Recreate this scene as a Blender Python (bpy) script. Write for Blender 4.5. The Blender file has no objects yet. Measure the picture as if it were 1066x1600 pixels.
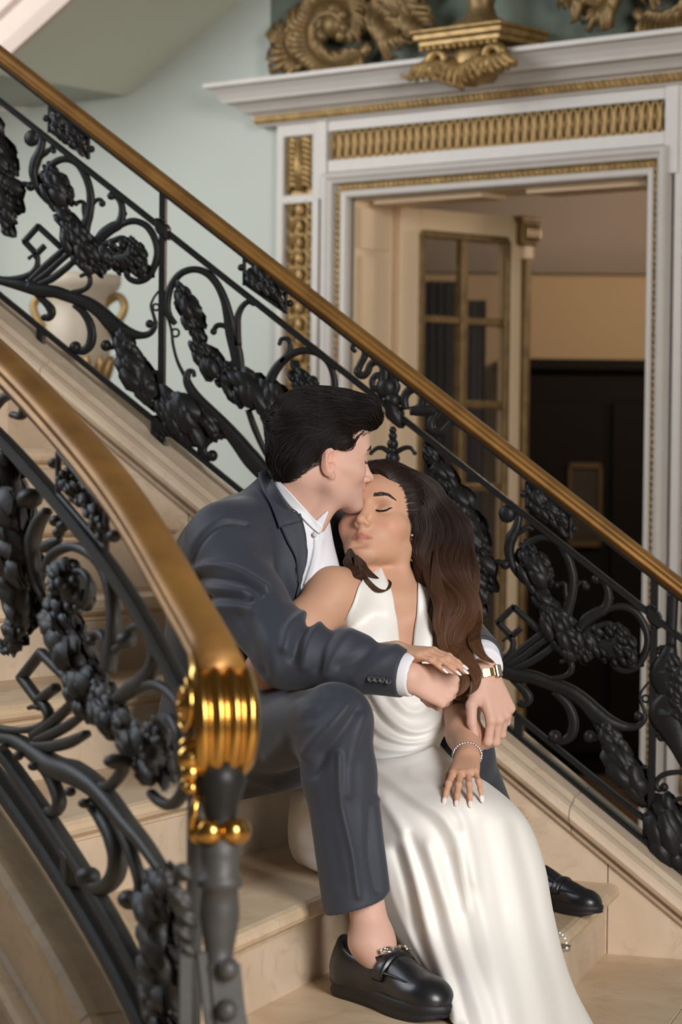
import bpy, math, random
import numpy as np
from mathutils import Vector, Matrix

# ------------------------------------------------------------------ camera
scn = bpy.context.scene
COL = scn.collection
FPX = 85.0 / 36.0 * 1600.0
CAM = np.array([1.0955, -5.8380, 1.25])
_y, _p, _r = math.radians(17.0), math.atan(110.0 / FPX), math.radians(0.6)
CF = np.array([-math.sin(_y) * math.cos(_p), math.cos(_y) * math.cos(_p), -math.sin(_p)])
_rr = np.array([math.cos(_y), math.sin(_y), 0.0])
_uu = np.cross(_rr, CF)
CR = _rr * math.cos(_r) + _uu * math.sin(_r)
CU = -_rr * math.sin(_r) + _uu * math.cos(_r)
cam_data = bpy.data.cameras.new('camera')
cam = bpy.data.objects.new('camera', cam_data)
COL.objects.link(cam)
cam.matrix_world = Matrix([[CR[i], CU[i], -CF[i], CAM[i]] for i in range(3)] + [[0, 0, 0, 1]])
cam_data.sensor_fit = 'VERTICAL'
cam_data.sensor_height = 36.0
cam_data.sensor_width = 24.0
cam_data.lens = 85.0
cam_data.clip_start = 0.05
cam_data.dof.use_dof = True
cam_data.dof.focus_distance = 4.93
cam_data.dof.aperture_fstop = 4.2
scn.camera = cam

# ------------------------------------------------------------------ light
world = bpy.data.worlds.new('world')
scn.world = world
world.use_nodes = True
wbg = world.node_tree.nodes['Background']
wbg.inputs['Color'].default_value = (1.0, 0.86, 0.70, 1)
wbg.inputs['Strength'].default_value = 0.07
scn.view_settings.view_transform = 'Standard'
scn.view_settings.look = 'None'
scn.view_settings.exposure = 0.0
scn.view_settings.gamma = 1.0
scn.view_settings.use_curve_mapping = False


def P(px, py, d):
    """a point of the place seen at photo pixel (px, py), d metres along the view axis"""
    return CAM + (CF + (CR * (px - 533) + CU * (800 - py)) / FPX) * d


def PV(px, py, d):
    return Vector(P(px, py, d))


def window_light(name, loc, target, sx, sy, power, color):
    l = bpy.data.lights.new(name, 'AREA')
    l.shape = 'RECTANGLE'
    l.size, l.size_y = sx, sy
    l.energy = power
    l.color = color
    o = bpy.data.objects.new(name, l)
    COL.objects.link(o)
    o.location = loc
    o.rotation_euler = (Vector(target) - Vector(loc)).to_track_quat('-Z', 'Y').to_euler()
    return o


# tall hall windows: one to the right of the camera, one to the left beyond the stair
window_light('window_light_right', (3.6, -5.6, 2.7), (-0.3, -1.0, 0.7), 1.8, 2.6, 410, (1.0, 0.985, 0.975))
window_light('window_light_left', (-4.6, -1.4, 3.3), (-0.8, 0.3, 1.0), 1.8, 2.6, 150, (0.80, 0.89, 1.0))
window_light('hall_fill_light', (-4.2, 1.2, 3.0), (-1.6, 3.6, 1.6), 1.4, 1.8, 50, (1.0, 1.0, 0.96))  # added fill that brightens the hall wall, no window of its own

# ------------------------------------------------------------------ materials
MAT = {}


def mat(name, color, rough=0.5, metal=0.0, spec=0.5, noise=None, bump=None, sheen=0.0, vcol=None, sss=0.0, coat=0.0,
        anis=0.0):
    """noise = (scale, detail, colour2, contrast); bump = (scale, strength, distance)"""
    m = bpy.data.materials.new(name)
    m.use_nodes = True
    nt = m.node_tree
    b = nt.nodes['Principled BSDF']
    b.inputs['Base Color'].default_value = (*color, 1)
    b.inputs['Roughness'].default_value = rough
    b.inputs['Metallic'].default_value = metal
    b.inputs['Specular IOR Level'].default_value = spec
    if sheen:
        b.inputs['Sheen Weight'].default_value = sheen
        b.inputs['Sheen Roughness'].default_value = 0.4
    if coat:
        b.inputs['Coat Weight'].default_value = coat
    if anis:
        b.inputs['Anisotropic'].default_value = anis
    if sss:
        b.inputs['Subsurface Weight'].default_value = sss
        b.inputs['Subsurface Radius'].default_value = (0.012, 0.004, 0.002)
        b.inputs['Subsurface Scale'].default_value = 1.0
    tc = nt.nodes.new('ShaderNodeTexCoord')
    src = None
    if vcol:
        a = nt.nodes.new('ShaderNodeAttribute')
        a.attribute_name = vcol
        src = a.outputs['Color']
    if noise:
        n = nt.nodes.new('ShaderNodeTexNoise')
        n.inputs['Scale'].default_value = noise[0]
        n.inputs['Detail'].default_value = noise[1]
        nt.links.new(tc.outputs['Object'], n.inputs['Vector'])
        r = nt.nodes.new('ShaderNodeValToRGB')
        c = noise[3]
        r.color_ramp.elements[0].position = 0.5 - c
        r.color_ramp.elements[1].position = 0.5 + c
        r.color_ramp.elements[0].color = (*color, 1)
        r.color_ramp.elements[1].color = (*noise[2], 1)
        nt.links.new(n.outputs['Fac'], r.inputs['Fac'])
        src = r.outputs['Color']
    if src is not None:
        nt.links.new(src, b.inputs['Base Color'])
    if bump:
        n2 = nt.nodes.new('ShaderNodeTexNoise')
        n2.inputs['Scale'].default_value = bump[0]
        n2.inputs['Detail'].default_value = 4
        nt.links.new(tc.outputs['Object'], n2.inputs['Vector'])
        bn = nt.nodes.new('ShaderNodeBump')
        bn.inputs['Strength'].default_value = bump[1]
        bn.inputs['Distance'].default_value = bump[2]
        nt.links.new(n2.outputs['Fac'], bn.inputs['Height'])
        nt.links.new(bn.outputs['Normal'], b.inputs['Normal'])
    MAT[name] = m
    return m


def marble(name, c1, c2, vein, rough):
    m = mat(name, c1, rough, spec=0.45)
    nt = m.node_tree
    b = nt.nodes['Principled BSDF']
    tc = [n for n in nt.nodes if n.type == 'TEX_COORD'][0]
    n1 = nt.nodes.new('ShaderNodeTexNoise')
    n1.inputs['Scale'].default_value = 3.2
    n1.inputs['Detail'].default_value = 7
    n1.inputs['Roughness'].default_value = 0.62
    n1.inputs['Distortion'].default_value = 0.8
    nt.links.new(tc.outputs['Object'], n1.inputs['Vector'])
    r1 = nt.nodes.new('ShaderNodeValToRGB')
    r1.color_ramp.elements[0].position = 0.36
    r1.color_ramp.elements[1].position = 0.66
    r1.color_ramp.elements[0].color = (*c1, 1)
    r1.color_ramp.elements[1].color = (*c2, 1)
    nt.links.new(n1.outputs['Fac'], r1.inputs['Fac'])
    n2 = nt.nodes.new('ShaderNodeTexNoise')
    n2.inputs['Scale'].default_value = 9.0
    n2.inputs['Detail'].default_value = 9
    n2.inputs['Roughness'].default_value = 0.7
    n2.inputs['Distortion'].default_value = 1.6
    nt.links.new(tc.outputs['Object'], n2.inputs['Vector'])
    r2 = nt.nodes.new('ShaderNodeValToRGB')
    r2.color_ramp.elements[0].position = 0.0
    r2.color_ramp.elements[1].position = 1.0
    r2.color_ramp.elements[0].color = (0, 0, 0, 1)
    r2.color_ramp.elements[1].color = (0, 0, 0, 1)
    for pos, v in ((0.53, 0.0), (0.62, 0.26), (0.66, 0.0)):
        el = r2.color_ramp.elements.new(pos)
        el.color = (v, v, v, 1)
    nt.links.new(n2.outputs['Fac'], r2.inputs['Fac'])
    mx = nt.nodes.new('ShaderNodeMixRGB')
    nt.links.new(r2.outputs['Color'], mx.inputs['Fac'])
    nt.links.new(r1.outputs['Color'], mx.inputs['Color1'])
    mx.inputs['Color2'].default_value = (*vein, 1)
    nt.links.new(mx.outputs['Color'], b.inputs['Base Color'])
    return m


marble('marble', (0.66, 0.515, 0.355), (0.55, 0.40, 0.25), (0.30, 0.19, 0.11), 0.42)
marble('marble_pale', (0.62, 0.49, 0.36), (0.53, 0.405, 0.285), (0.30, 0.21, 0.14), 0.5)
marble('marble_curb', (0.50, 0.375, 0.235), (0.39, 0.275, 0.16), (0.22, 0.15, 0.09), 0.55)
mat('joint', (0.20, 0.14, 0.10), 0.8)
mat('mint_wall', (0.445, 0.465, 0.41), 0.8, noise=(3.0, 4, (0.46, 0.48, 0.425), 0.3))
mat('green_wall', (0.105, 0.130, 0.095), 0.8, noise=(3.0, 4, (0.12, 0.14, 0.105), 0.3))
mat('sage_soffit', (0.58, 0.58, 0.47), 0.85)
mat('pink_stone', (0.60, 0.49, 0.42), 0.7, noise=(6, 4, (0.54, 0.43, 0.36), 0.3))
mat('white_paint', (0.55, 0.505, 0.455), 0.5, noise=(14, 3, (0.51, 0.465, 0.415), 0.3))
mat('cream_paint', (0.80, 0.61, 0.40), 0.5, noise=(10, 3, (0.77, 0.58, 0.375), 0.3))
mat('urn_cream', (0.52, 0.44, 0.33), 0.5, noise=(8, 3, (0.46, 0.38, 0.28), 0.3))
mat('gold', (0.48, 0.31, 0.12), 0.45, metal=0.5, noise=(26, 5, (0.22, 0.13, 0.045), 0.25), bump=(60, 0.3, 0.004))
mat('dark_gold', (0.25, 0.155, 0.06), 0.5, metal=0.5, noise=(18, 5, (0.13, 0.08, 0.03), 0.2), bump=(60, 0.3, 0.004))
mat('brass', (0.35, 0.175, 0.042), 0.47, metal=0.55, noise=(11, 6, (0.21, 0.10, 0.028), 0.22), bump=(30, 0.12, 0.003))
mat('brass_bright', (0.62, 0.36, 0.095), 0.24, metal=1.0, noise=(9, 4, (0.45, 0.24, 0.06), 0.3))
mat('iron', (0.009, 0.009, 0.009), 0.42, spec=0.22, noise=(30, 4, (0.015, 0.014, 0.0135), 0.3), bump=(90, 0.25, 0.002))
mat('iron_near_lit', (0.052, 0.049, 0.045), 0.52, spec=0.45, noise=(30, 4, (0.036, 0.034, 0.031), 0.3), bump=(90, 0.25, 0.002))  # same iron, paler copy: the light on the near rail is put into its colour
mat('room_wall', (0.42, 0.31, 0.19), 0.8)
mat('room_cove', (0.36, 0.30, 0.265), 0.85)
mat('dark_wood', (0.006, 0.0045, 0.0035), 0.75, spec=0.15)
mat('curtain', (0.045, 0.038, 0.045), 0.8)
mat('floor_wood', (0.10, 0.06, 0.035), 0.5)
mat('picture', (0.030, 0.020, 0.010), 0.7, noise=(5, 3, (0.008, 0.006, 0.004), 0.2))
mat('old_gilt', (0.075, 0.045, 0.016), 0.6, metal=0.3)
_g = mat('glass', (0.9, 0.9, 0.9), 0.02)
_g.node_tree.nodes['Principled BSDF'].inputs['Transmission Weight'].default_value = 1.0
_g.node_tree.nodes['Principled BSDF'].inputs['IOR'].default_value = 1.3


# ------------------------------------------------------------------ mesh helpers
def crom(pts, n):
    """Catmull-Rom resample of a list of tuples, n samples per span"""
    p = np.array(pts, float)
    if len(p) < 3:
        t = np.linspace(0, 1, n + 1)[:, None]
        return p[0] * (1 - t) + p[-1] * t
    q = np.vstack([2 * p[0] - p[1], p, 2 * p[-1] - p[-2]])
    out = []
    for i in range(1, len(q) - 2):
        a, b, c, d = q[i - 1], q[i], q[i + 1], q[i + 2]
        for k in range(n):
            t = k / n
            out.append(0.5 * ((2 * b) + (c - a) * t + (2 * a - 5 * b + 4 * c - d) * t * t + (3 * b - a - 3 * c + d) * t ** 3))
    out.append(q[-2])
    return np.array(out)


class MB:
    def __init__(s):
        s.v = []
        s.f = []
        s.sm = []

    def add(s, vs, fs, smooth=True):
        o = len(s.v)
        s.v.extend([tuple(map(float, v)) for v in vs])
        s.f.extend([tuple(i + o for i in f) for f in fs])
        s.sm.extend([smooth] * len(fs))
        return s

    def box(s, lo, hi, bev=0.0, M=None):
        x0, y0, z0 = lo
        x1, y1, z1 = hi
        b = min(bev, 0.49 * min(x1 - x0, y1 - y0, z1 - z0))
        if b <= 0:
            vs = [(x, y, z) for x in (x0, x1) for y in (y0, y1) for z in (z0, z1)]
            fs = [(0, 1, 3, 2), (4, 6, 7, 5), (0, 4, 5, 1), (2, 3, 7, 6), (0, 2, 6, 4), (1, 5, 7, 3)]
        else:
            vs = []
            idx = {}
            for ix in (0, 1):
                for iy in (0, 1):
                    for iz in (0, 1):
                        cx, cy, cz = (x0, x1)[ix], (y0, y1)[iy], (z0, z1)[iz]
                        dx, dy, dz = (b, -b)[ix], (b, -b)[iy], (b, -b)[iz]
                        for k, v in enumerate(((cx, cy + dy, cz + dz), (cx + dx, cy, cz + dz), (cx + dx, cy + dy, cz))):
                            idx[(ix, iy, iz, k)] = len(vs)
                            vs.append(v)
            g = lambda *a: idx[a]
            fs = []
            for i in (0, 1):
                q = [g(i, 0, 0, 0), g(i, 1, 0, 0), g(i, 1, 1, 0), g(i, 0, 1, 0)]
                fs.append(q if i else q[::-1])
                q = [g(0, i, 0, 1), g(1, i, 0, 1), g(1, i, 1, 1), g(0, i, 1, 1)]
                fs.append(q if not i else q[::-1])
                q = [g(0, 0, i, 2), g(1, 0, i, 2), g(1, 1, i, 2), g(0, 1, i, 2)]
                fs.append(q if i else q[::-1])
            for i in (0, 1):
                for j in (0, 1):
                    fs.append([g(i, j, 0, 0), g(i, j, 1, 0), g(i, j, 1, 1), g(i, j, 0, 1)])
                    fs.append([g(i, 0, j, 0), g(i, 1, j, 0), g(i, 1, j, 2), g(i, 0, j, 2)])
                    fs.append([g(0, i, j, 1), g(1, i, j, 1), g(1, i, j, 2), g(0, i, j, 2)])
                    for k in (0, 1):
                        fs.append([g(i, j, k, 0), g(i, j, k, 1), g(i, j, k, 2)])
        if M is not None:
            vs = [M(v) for v in vs]
        return s.add(vs, fs, False)

    def prism(s, poly, d0, d1, M):
        """closed 2-D polygon (a, b) swept from d0 to d1; M maps (a, d, b) to a point"""
        n = len(poly)
        vs = [M((a, d0, b)) for a, b in poly] + [M((a, d1, b)) for a, b in poly]
        fs = [tuple(range(n))[::-1], tuple(range(n, 2 * n))]
        fs += [(i, (i + 1) % n, n + (i + 1) % n, n + i) for i in range(n)]
        return s.add(vs, fs, False)

    def sweep(s, rings, closed=False, caps=True, smooth=True, loop=True):
        n = len(rings[0])
        vs = [p for r in rings for p in r]
        fs = []
        m = len(rings)
        for i in range(m if closed else m - 1):
            j = (i + 1) % m
            for k in range(n if loop else n - 1):
                l = (k + 1) % n
                fs.append((i * n + k, i * n + l, j * n + l, j * n + k))
        if caps and not closed and loop:
            fs.append(tuple(range(n))[::-1])
            fs.append(tuple(range((m - 1) * n, m * n)))
        return s.add(vs, fs, smooth)

    def tube(s, pts, r, n=8, closed=False, up=None):
        p = np.array(pts, float)
        m = len(p)
        r = np.broadcast_to(np.array(r, float), (m,))
        t = np.gradient(p, axis=0)
        if closed:
            t = np.roll(p, -1, 0) - np.roll(p, 1, 0)
        t /= np.linalg.norm(t, axis=1)[:, None] + 1e-12
        a = np.array(up if up is not None else (0.123, 0.871, 0.2), float)
        rings = []
        prev = None
        for i in range(m):
            u = a - t[i] * (a @ t[i]) if prev is None else prev - t[i] * (prev @ t[i])
            u /= np.linalg.norm(u) + 1e-12
            prev = u
            w = np.cross(t[i], u)
            rings.append([p[i] + r[i] * (u * math.cos(q) + w * math.sin(q)) for q in np.arange(n) * 2 * math.pi / n])
        return s.sweep(rings, closed)

    def ball(s, c, r, n=8, m=6, R=None):
        c = np.array(c, float)
        r = np.broadcast_to(np.array(r, float), (3,))
        vs = [(0, 0, r[2])]
        for i in range(1, m):
            th = math.pi * i / m
            for k in range(n):
                a = 2 * math.pi * k / n
                vs.append((r[0] * math.sin(th) * math.cos(a), r[1] * math.sin(th) * math.sin(a), r[2] * math.cos(th)))
        vs.append((0, 0, -r[2]))
        vs = np.array(vs)
        if R is not None:
            vs = vs @ np.array(R).T
        vs = vs + c
        fs = [(0, 1 + k, 1 + (k + 1) % n) for k in range(n)]
        for i in range(m - 2):
            for k in range(n):
                l = (k + 1) % n
                fs.append((1 + i * n + k, 1 + (i + 1) * n + k, 1 + (i + 1) * n + l, 1 + i * n + l))
        e = len(vs) - 1
        fs += [(e, 1 + (m - 2) * n + (k + 1) % n, 1 + (m - 2) * n + k) for k in range(n)]
        return s.add(vs, fs)

    def lathe(s, prof, M, n=24, a0=0.0, a1=2 * math.pi):
        """prof = [(radius, height)]; M maps a local point to the place"""
        full = abs(a1 - a0 - 2 * math.pi) < 1e-6
        k = n if full else n + 1
        rings = [[M((r * math.cos(a0 + (a1 - a0) * i / n), r * math.sin(a0 + (a1 - a0) * i / n), h)) for i in range(k)]
                 for r, h in prof]
        return s.sweep(rings, loop=full, caps=full)

    def map(s, fn):
        s.v = [tuple(map(float, fn(v))) for v in s.v]
        return s

    def build(s, name, m, parent=None, **props):
        me = bpy.data.meshes.new(name)
        me.from_pydata(s.v, [], s.f)
        me.polygons.foreach_set('use_smooth', s.sm)
        me.materials.append(MAT[m] if isinstance(m, str) else m)
        me.update()
        o = bpy.data.objects.new(name, me)
        COL.objects.link(o)
        if parent is not None:
            o.parent = parent
        for k, v in props.items():
            o[k] = v
        return o


def empty(name, loc=(0, 0, 0), **props):
    o = bpy.data.objects.new(name, None)
    COL.objects.link(o)
    o.location = loc
    for k, v in props.items():
        o[k] = v
    return o


ID = lambda v: v
# ------------------------------------------------------------------ setting: steps, string wall, curb
RISE, RUN = 0.175, 0.23


def step_x(i, y):
    """x of riser i (1 = lowest) at depth y: the steps fan out towards the near rail"""
    return -RUN * (i - 1) + 0.095 * (i - 1) * y


# plan of the near balustrade: (x, y, z of the handrail's centre)
NEAR = [(-3.0, -1.62, 2.90), (-2.4, -1.63, 2.46), (-1.8, -1.67, 2.06), (-1.35, -1.765, 1.77), (-1.02, -1.895, 1.59), (-0.80, -2.02, 1.47),
        (-0.626, -2.155, 1.381), (-0.512, -2.262, 1.315), (-0.393, -2.378, 1.246), (-0.318, -2.455, 1.201), (-0.258, -2.518, 1.162), (-0.198, -2.583, 1.120),
        (-0.137, -2.651, 1.069), (-0.075, -2.723, 1.016), (-0.029, -2.776, 0.982), (0.006, -2.821, 0.954), (0.025, -2.850, 0.934), (0.060, -2.905, 0.90), (0.10, -2.97, 0.87)]
_np = np.array(NEAR)
# smooth the traced plan
for _ in range(1):
    _np[1:-1] = 0.5 * _np[1:-1] + 0.25 * (_np[:-2] + _np[2:])
NEARC = crom(_np, 10)
_ds = np.hypot(*(np.diff(NEARC[:, :2], axis=0).T))
NEARS = np.concatenate([[0], np.cumsum(_ds)])


def near_at(s):
    """point, tangent and normal (towards the camera's side) of the near rail at arc length s"""
    s = float(s)
    p = np.array([np.interp(s, NEARS, NEARC[:, k]) for k in range(3)])
    e = 0.02
    a = np.array([np.interp(s - e, NEARS, NEARC[:, k]) for k in range(2)])
    b = np.array([np.interp(s + e, NEARS, NEARC[:, k]) for k in range(2)])
    t = (b - a) / (np.linalg.norm(b - a) + 1e-9)
    return p, t, np.array([t[1], -t[0]])


def near_y(x):
    """y of the near rail's plan where it crosses x"""
    k = int(np.argmin(np.abs(NEARC[:, 0] - x)))
    return NEARC[k, 1]


staircase = empty('staircase', (0, 0, 0), kind='structure')
NSTEP = 12
for i in range(1, NSTEP + 1):
    zt = RISE * i
    tread, riser = MB(), MB()
    # tread slab outline: wall end (y = 0.02) to the curb (under the near rail)
    ys = np.linspace(0.0, -3.2, 60)
    fx = np.array([step_x(i, y) for y in ys])
    bx = np.array([step_x(i + 1, y) - 0.05 for y in ys])
    # cut where the step meets the curb centre line
    lim = []
    for xx in (fx, bx):
        k = 0
        while k < len(ys) - 1 and ys[k] > near_y(xx[k]) + 0.0:
            k += 1
        lim.append(k)
    kf, kb = lim
    if i == 1:
        kf = lim[0] = min(59, int(2.86 / 3.2 * 59))
    # moulded nosing profile (offset forward, height below the tread top)
    prof = [(-0.02, 0.0), (0.016, 0.0), (0.027, -0.004), (0.034, -0.012), (0.036, -0.021), (0.033, -0.030), (0.024, -0.037),
            (0.010, -0.040), (0.006, -0.044), (0.006, -0.052), (-0.02, -0.052)]
    a, b = np.array([fx[0], 0.0]), np.array([fx[kf], ys[kf]])
    d = (b - a) / np.linalg.norm(b - a)
    nrm = np.array([-d[1], d[0]])
    if nrm[0] < 0:
        nrm = -nrm
    rings = []
    for e in (a, b):
        rings.append([(e[0] + nrm[0] * o, e[1] + nrm[1] * o, zt + h) for o, h in prof])
    tread.sweep(rings, smooth=False)
    p = [(a[0] - 0.02 * nrm[0], a[1] - 0.02 * nrm[1]), (b[0] - 0.02 * nrm[0], b[1] - 0.02 * nrm[1]), (bx[lim[1]], ys[lim[1]]), (bx[0], 0.0)]
    tread.add([(x, y, zt) for x, y in p] + [(x, y, zt - 0.05) for x, y in p],
              [(0, 1, 2, 3), (7, 6, 5, 4), (0, 4, 5, 1), (1, 5, 6, 2), (2, 6, 7, 3), (3, 7, 4, 0)], False)
    tread.build('tread', 'marble', staircase)
    q = [(a[0], a[1]), (b[0], b[1]), (b[0] - 0.05, b[1]), (a[0] - 0.05, a[1])]
    z0, z1 = RISE * (i - 1), zt - 0.05
    riser.add([(x, y, z0) for x, y in q] + [(x, y, z1) for x, y in q],
              [(3, 2, 1, 0), (4, 5, 6, 7), (0, 1, 5, 4), (1, 2, 6, 5), (2, 3, 7, 6), (3, 0, 4, 7)], False)
    riser.build('riser', 'marble_pale', staircase)

# string wall under the far balustrade: face slabs with joints, base, moulded coping of separate stones
SLOPE = RISE / RUN


def nose_z(x):
    return RISE - SLOPE * x


sx = [0.62, 0.0 + 0.005, -0.54, -1.10, -1.66, -2.3, -3.0]
for a, b in zip(sx[:-1], sx[1:]):
    m = MB()
    g = 0.0015
    x1, x0 = a - g, b + g
    top = lambda x: nose_z(x) + 0.055
    pl = [(x0, -0.3), (x1, -0.3), (x1, max(top(x1), -0.2)), (x0, top(x0))]
    m.prism(pl, 0.0, 0.24, ID)
    m.build('string_panel', 'marble_pale', staircase)
# coping: profile (out towards camera, height over nosing line)
cprof = [(0.0, 0.052), (-0.012, 0.054), (-0.016, 0.060), (-0.012, 0.066), (-0.006, 0.070), (-0.010, 0.074), (-0.026, 0.078), (-0.040, 0.086),
         (-0.046, 0.098), (-0.044, 0.110), (-0.034, 0.120), (-0.016, 0.126), (0.0, 0.128), (0.02, 0.140), (0.22, 0.140), (0.26, 0.11), (0.26, 0.05)]
cj = [0.62, -0.085, -0.80, -1.50, -2.2, -3.0]
for a, b in zip(cj[:-1], cj[1:]):
    m = MB()
    x1, x0 = a - 0.0012, b + 0.0012
    rings = [[(x, o, nose_z(x) + h) for o, h in cprof] for x in np.linspace(x0, x1, 3)]
    m.sweep(rings, smooth=False)
    m.build('coping_stone', 'marble_pale', staircase)

# lower landing paving
floor = empty('floor', (0, 0, 0), kind='structure')
m = MB().box((-4, -7.5, -0.06), (4.5, 0.3, -0.012))
m.build('floor_bed', 'joint', floor)
for i in range(6):
    for j in range(6):
        if i * 0.8 - 1.3 > 3.6:
            continue
        x0, y0 = -1.45 + i * 0.86, -6.0 + j * 1.02
        MB().box((x0 + 0.001, y0 + 0.001, -0.05), (x0 + 0.859, min(y0 + 1.019, -0.001), 0.0), 0.001).build('paving_slab', 'marble', floor)
MB().box((-6, 0.3, -0.40), (4.5, 9, -0.36)).build('floor_hall', 'floor_wood', None, kind='structure')

# curb of the near balustrade: moulded stone following the curved plan, in separate stones
# profile: (outward towards the camera's side, height below the handrail)
NH = -0.765
uprof = [(-0.10, NH - 0.30), (-0.10, NH), (-0.085, NH + 0.012), (0.052, NH + 0.012), (0.064, NH + 0.004), (0.066, NH - 0.012), (0.054, NH - 0.024), (0.050, NH - 0.125),
         (0.058, NH - 0.130), (0.078, NH - 0.136), (0.084, NH - 0.148), (0.078, NH - 0.158), (0.064, NH - 0.164), (0.066, NH - 0.196), (0.090, NH - 0.202), (0.100, NH - 0.216),
         (0.094, NH - 0.228), (0.080, NH - 0.234), (0.084, NH - 0.262), (0.106, NH - 0.268), (0.118, NH - 0.284), (0.112, NH - 0.298), (0.096, NH - 0.304), (0.100, NH - 0.335), (0.118, NH - 0.342), (0.124, NH - 0.36),
         (0.112, NH - 0.372), (0.108, NH - 0.62), (0.100, NH - 1.2), (-0.10, NH - 1.2)]
S_END = NEARS[-1]
S_POST = float(np.interp(-0.050, NEARC[:, 0], NEARS))
cuts = [0.0, 0.9, 1.7, S_POST - 0.95, S_POST - 0.30, S_END]
for a, b in zip(cuts[:-1], cuts[1:]):
    m = MB()
    rings = []
    for s in np.linspace(a + 0.002, b - 0.002, 12):
        p, t, nn = near_at(s)
        rings.append([(p[0] + nn[0] * o, p[1] + nn[1] * o, max(p[2] + h, -0.02)) for o, h in uprof])
    m.sweep(rings, smooth=False)
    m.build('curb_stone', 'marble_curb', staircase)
# ------------------------------------------------------------------ hall wall with the gilded doorway
WA = math.radians(-23.0)
WE = np.array([math.cos(WA), math.sin(WA), 0.0])
WN = np.array([math.sin(WA), -math.cos(WA), 0.0])
WO = np.array([-0.319, 2.360, 0.0])


def W(v):
    """wall frame: u along the wall, o out of the wall, z"""
    return WO + WE * v[0] + WN * v[1] + np.array([0, 0, v[2]])


def wbox(m, u0, u1, o0, o1, z0, z1, bev=0.0):
    return m.box((u0, o0, z0), (u1, o1, z1), bev, W)


U0, U1, ZT, ZF = -1.33, 0.0, 2.163, -0.36
UC = (U0 + U1) / 2
m = MB()
wbox(m, -6.5, U0, -0.25, 0, ZF, 4.2)
wbox(m, U1, 3.5, -0.25, 0, ZF, 4.2)
wbox(m, U0, U1, -0.25, 0, ZT, 4.2)
m.build('wall_hall', 'mint_wall', None, kind='structure')
# darker green field above the doorway
m = MB()
wbox(m, -1.74, 3.0, 0.0, 0.004, 2.55, 4.15)
m.build('wall_overdoor_field', 'green_wall', None, kind='structure')

doorcase = empty('door_1', tuple(W((UC, 0, ZF))), kind='structure')


def wpart(m, name, material):
    o = m.build(name, material, doorcase)
    o.matrix_parent_inverse = Matrix.Translation(doorcase.location).inverted()
    return o


def frame_sweep(m, prof, smooth=False):
    """architrave: profile (distance outwards from the opening, projection) mitred round jambs and head"""
    rings = []
    for corner in range(4):
        ring = []
        for w, o in prof:
            if corner == 0:
                ring.append(W((U0 - w, o, ZF)))
            elif corner == 1:
                ring.append(W((U0 - w, o, ZT + w)))
            elif corner == 2:
                ring.append(W((U1 + w, o, ZT + w)))
            else:
                ring.append(W((U1 + w, o, ZF)))
        rings.append(ring)
    m.sweep(rings, smooth=smooth)


m = MB()
frame_sweep(m, [(0.0, -0.02), (0.0, 0.022), (0.006, 0.030), (0.022, 0.034), (0.026, 0.028), (0.028, 0.020), (0.052, 0.020), (0.055, 0.05),
                (0.066, 0.056), (0.075, 0.066), (0.088, 0.070), (0.094, 0.060), (0.098, 0.0), (0.098, -0.05)])
wpart(m, 'architrave', 'white_paint')
# gilded leaf moulding in the architrave: many small leaves, one strip
m = MB()


def leafstrip(m, a, b, o, step, size, along):
    n = int(abs(b - a) / step)
    for k in range(n):
        t = a + (b - a) * (k + 0.5) / n
        c, r = along(t), (size[0], size[1], size[2])
        vs = [W((c[0] + x, o + y, c[1] + z)) for x, y, z in ((-r[0], 0, -r[2]), (r[0], 0, -r[2]), (r[0], 0, r[2]), (-r[0], 0, r[2]), (-r[0] * .3, r[1], 0), (r[0] * .3, r[1], r[2] * .4))]
        m.add(vs, [(0, 1, 5, 4), (1, 2, 5), (2, 3, 4, 5), (3, 0, 4)], True)


leafstrip(m, U0 - 0.04, U1 + 0.04, 0.021, 0.024, (0.011, 0.017, 0.014), lambda t: (t, ZT + 0.04))
leafstrip(m, ZF, ZT + 0.03, 0.021, 0.024, (0.014, 0.017, 0.011), lambda t: (U0 - 0.04, t))
leafstrip(m, ZF, ZT + 0.03, 0.021, 0.024, (0.014, 0.017, 0.011), lambda t: (U1 + 0.04, t))
wpart(m, 'gilt_leaf_moulding', 'gold')['kind'] = 'stuff'

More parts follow.
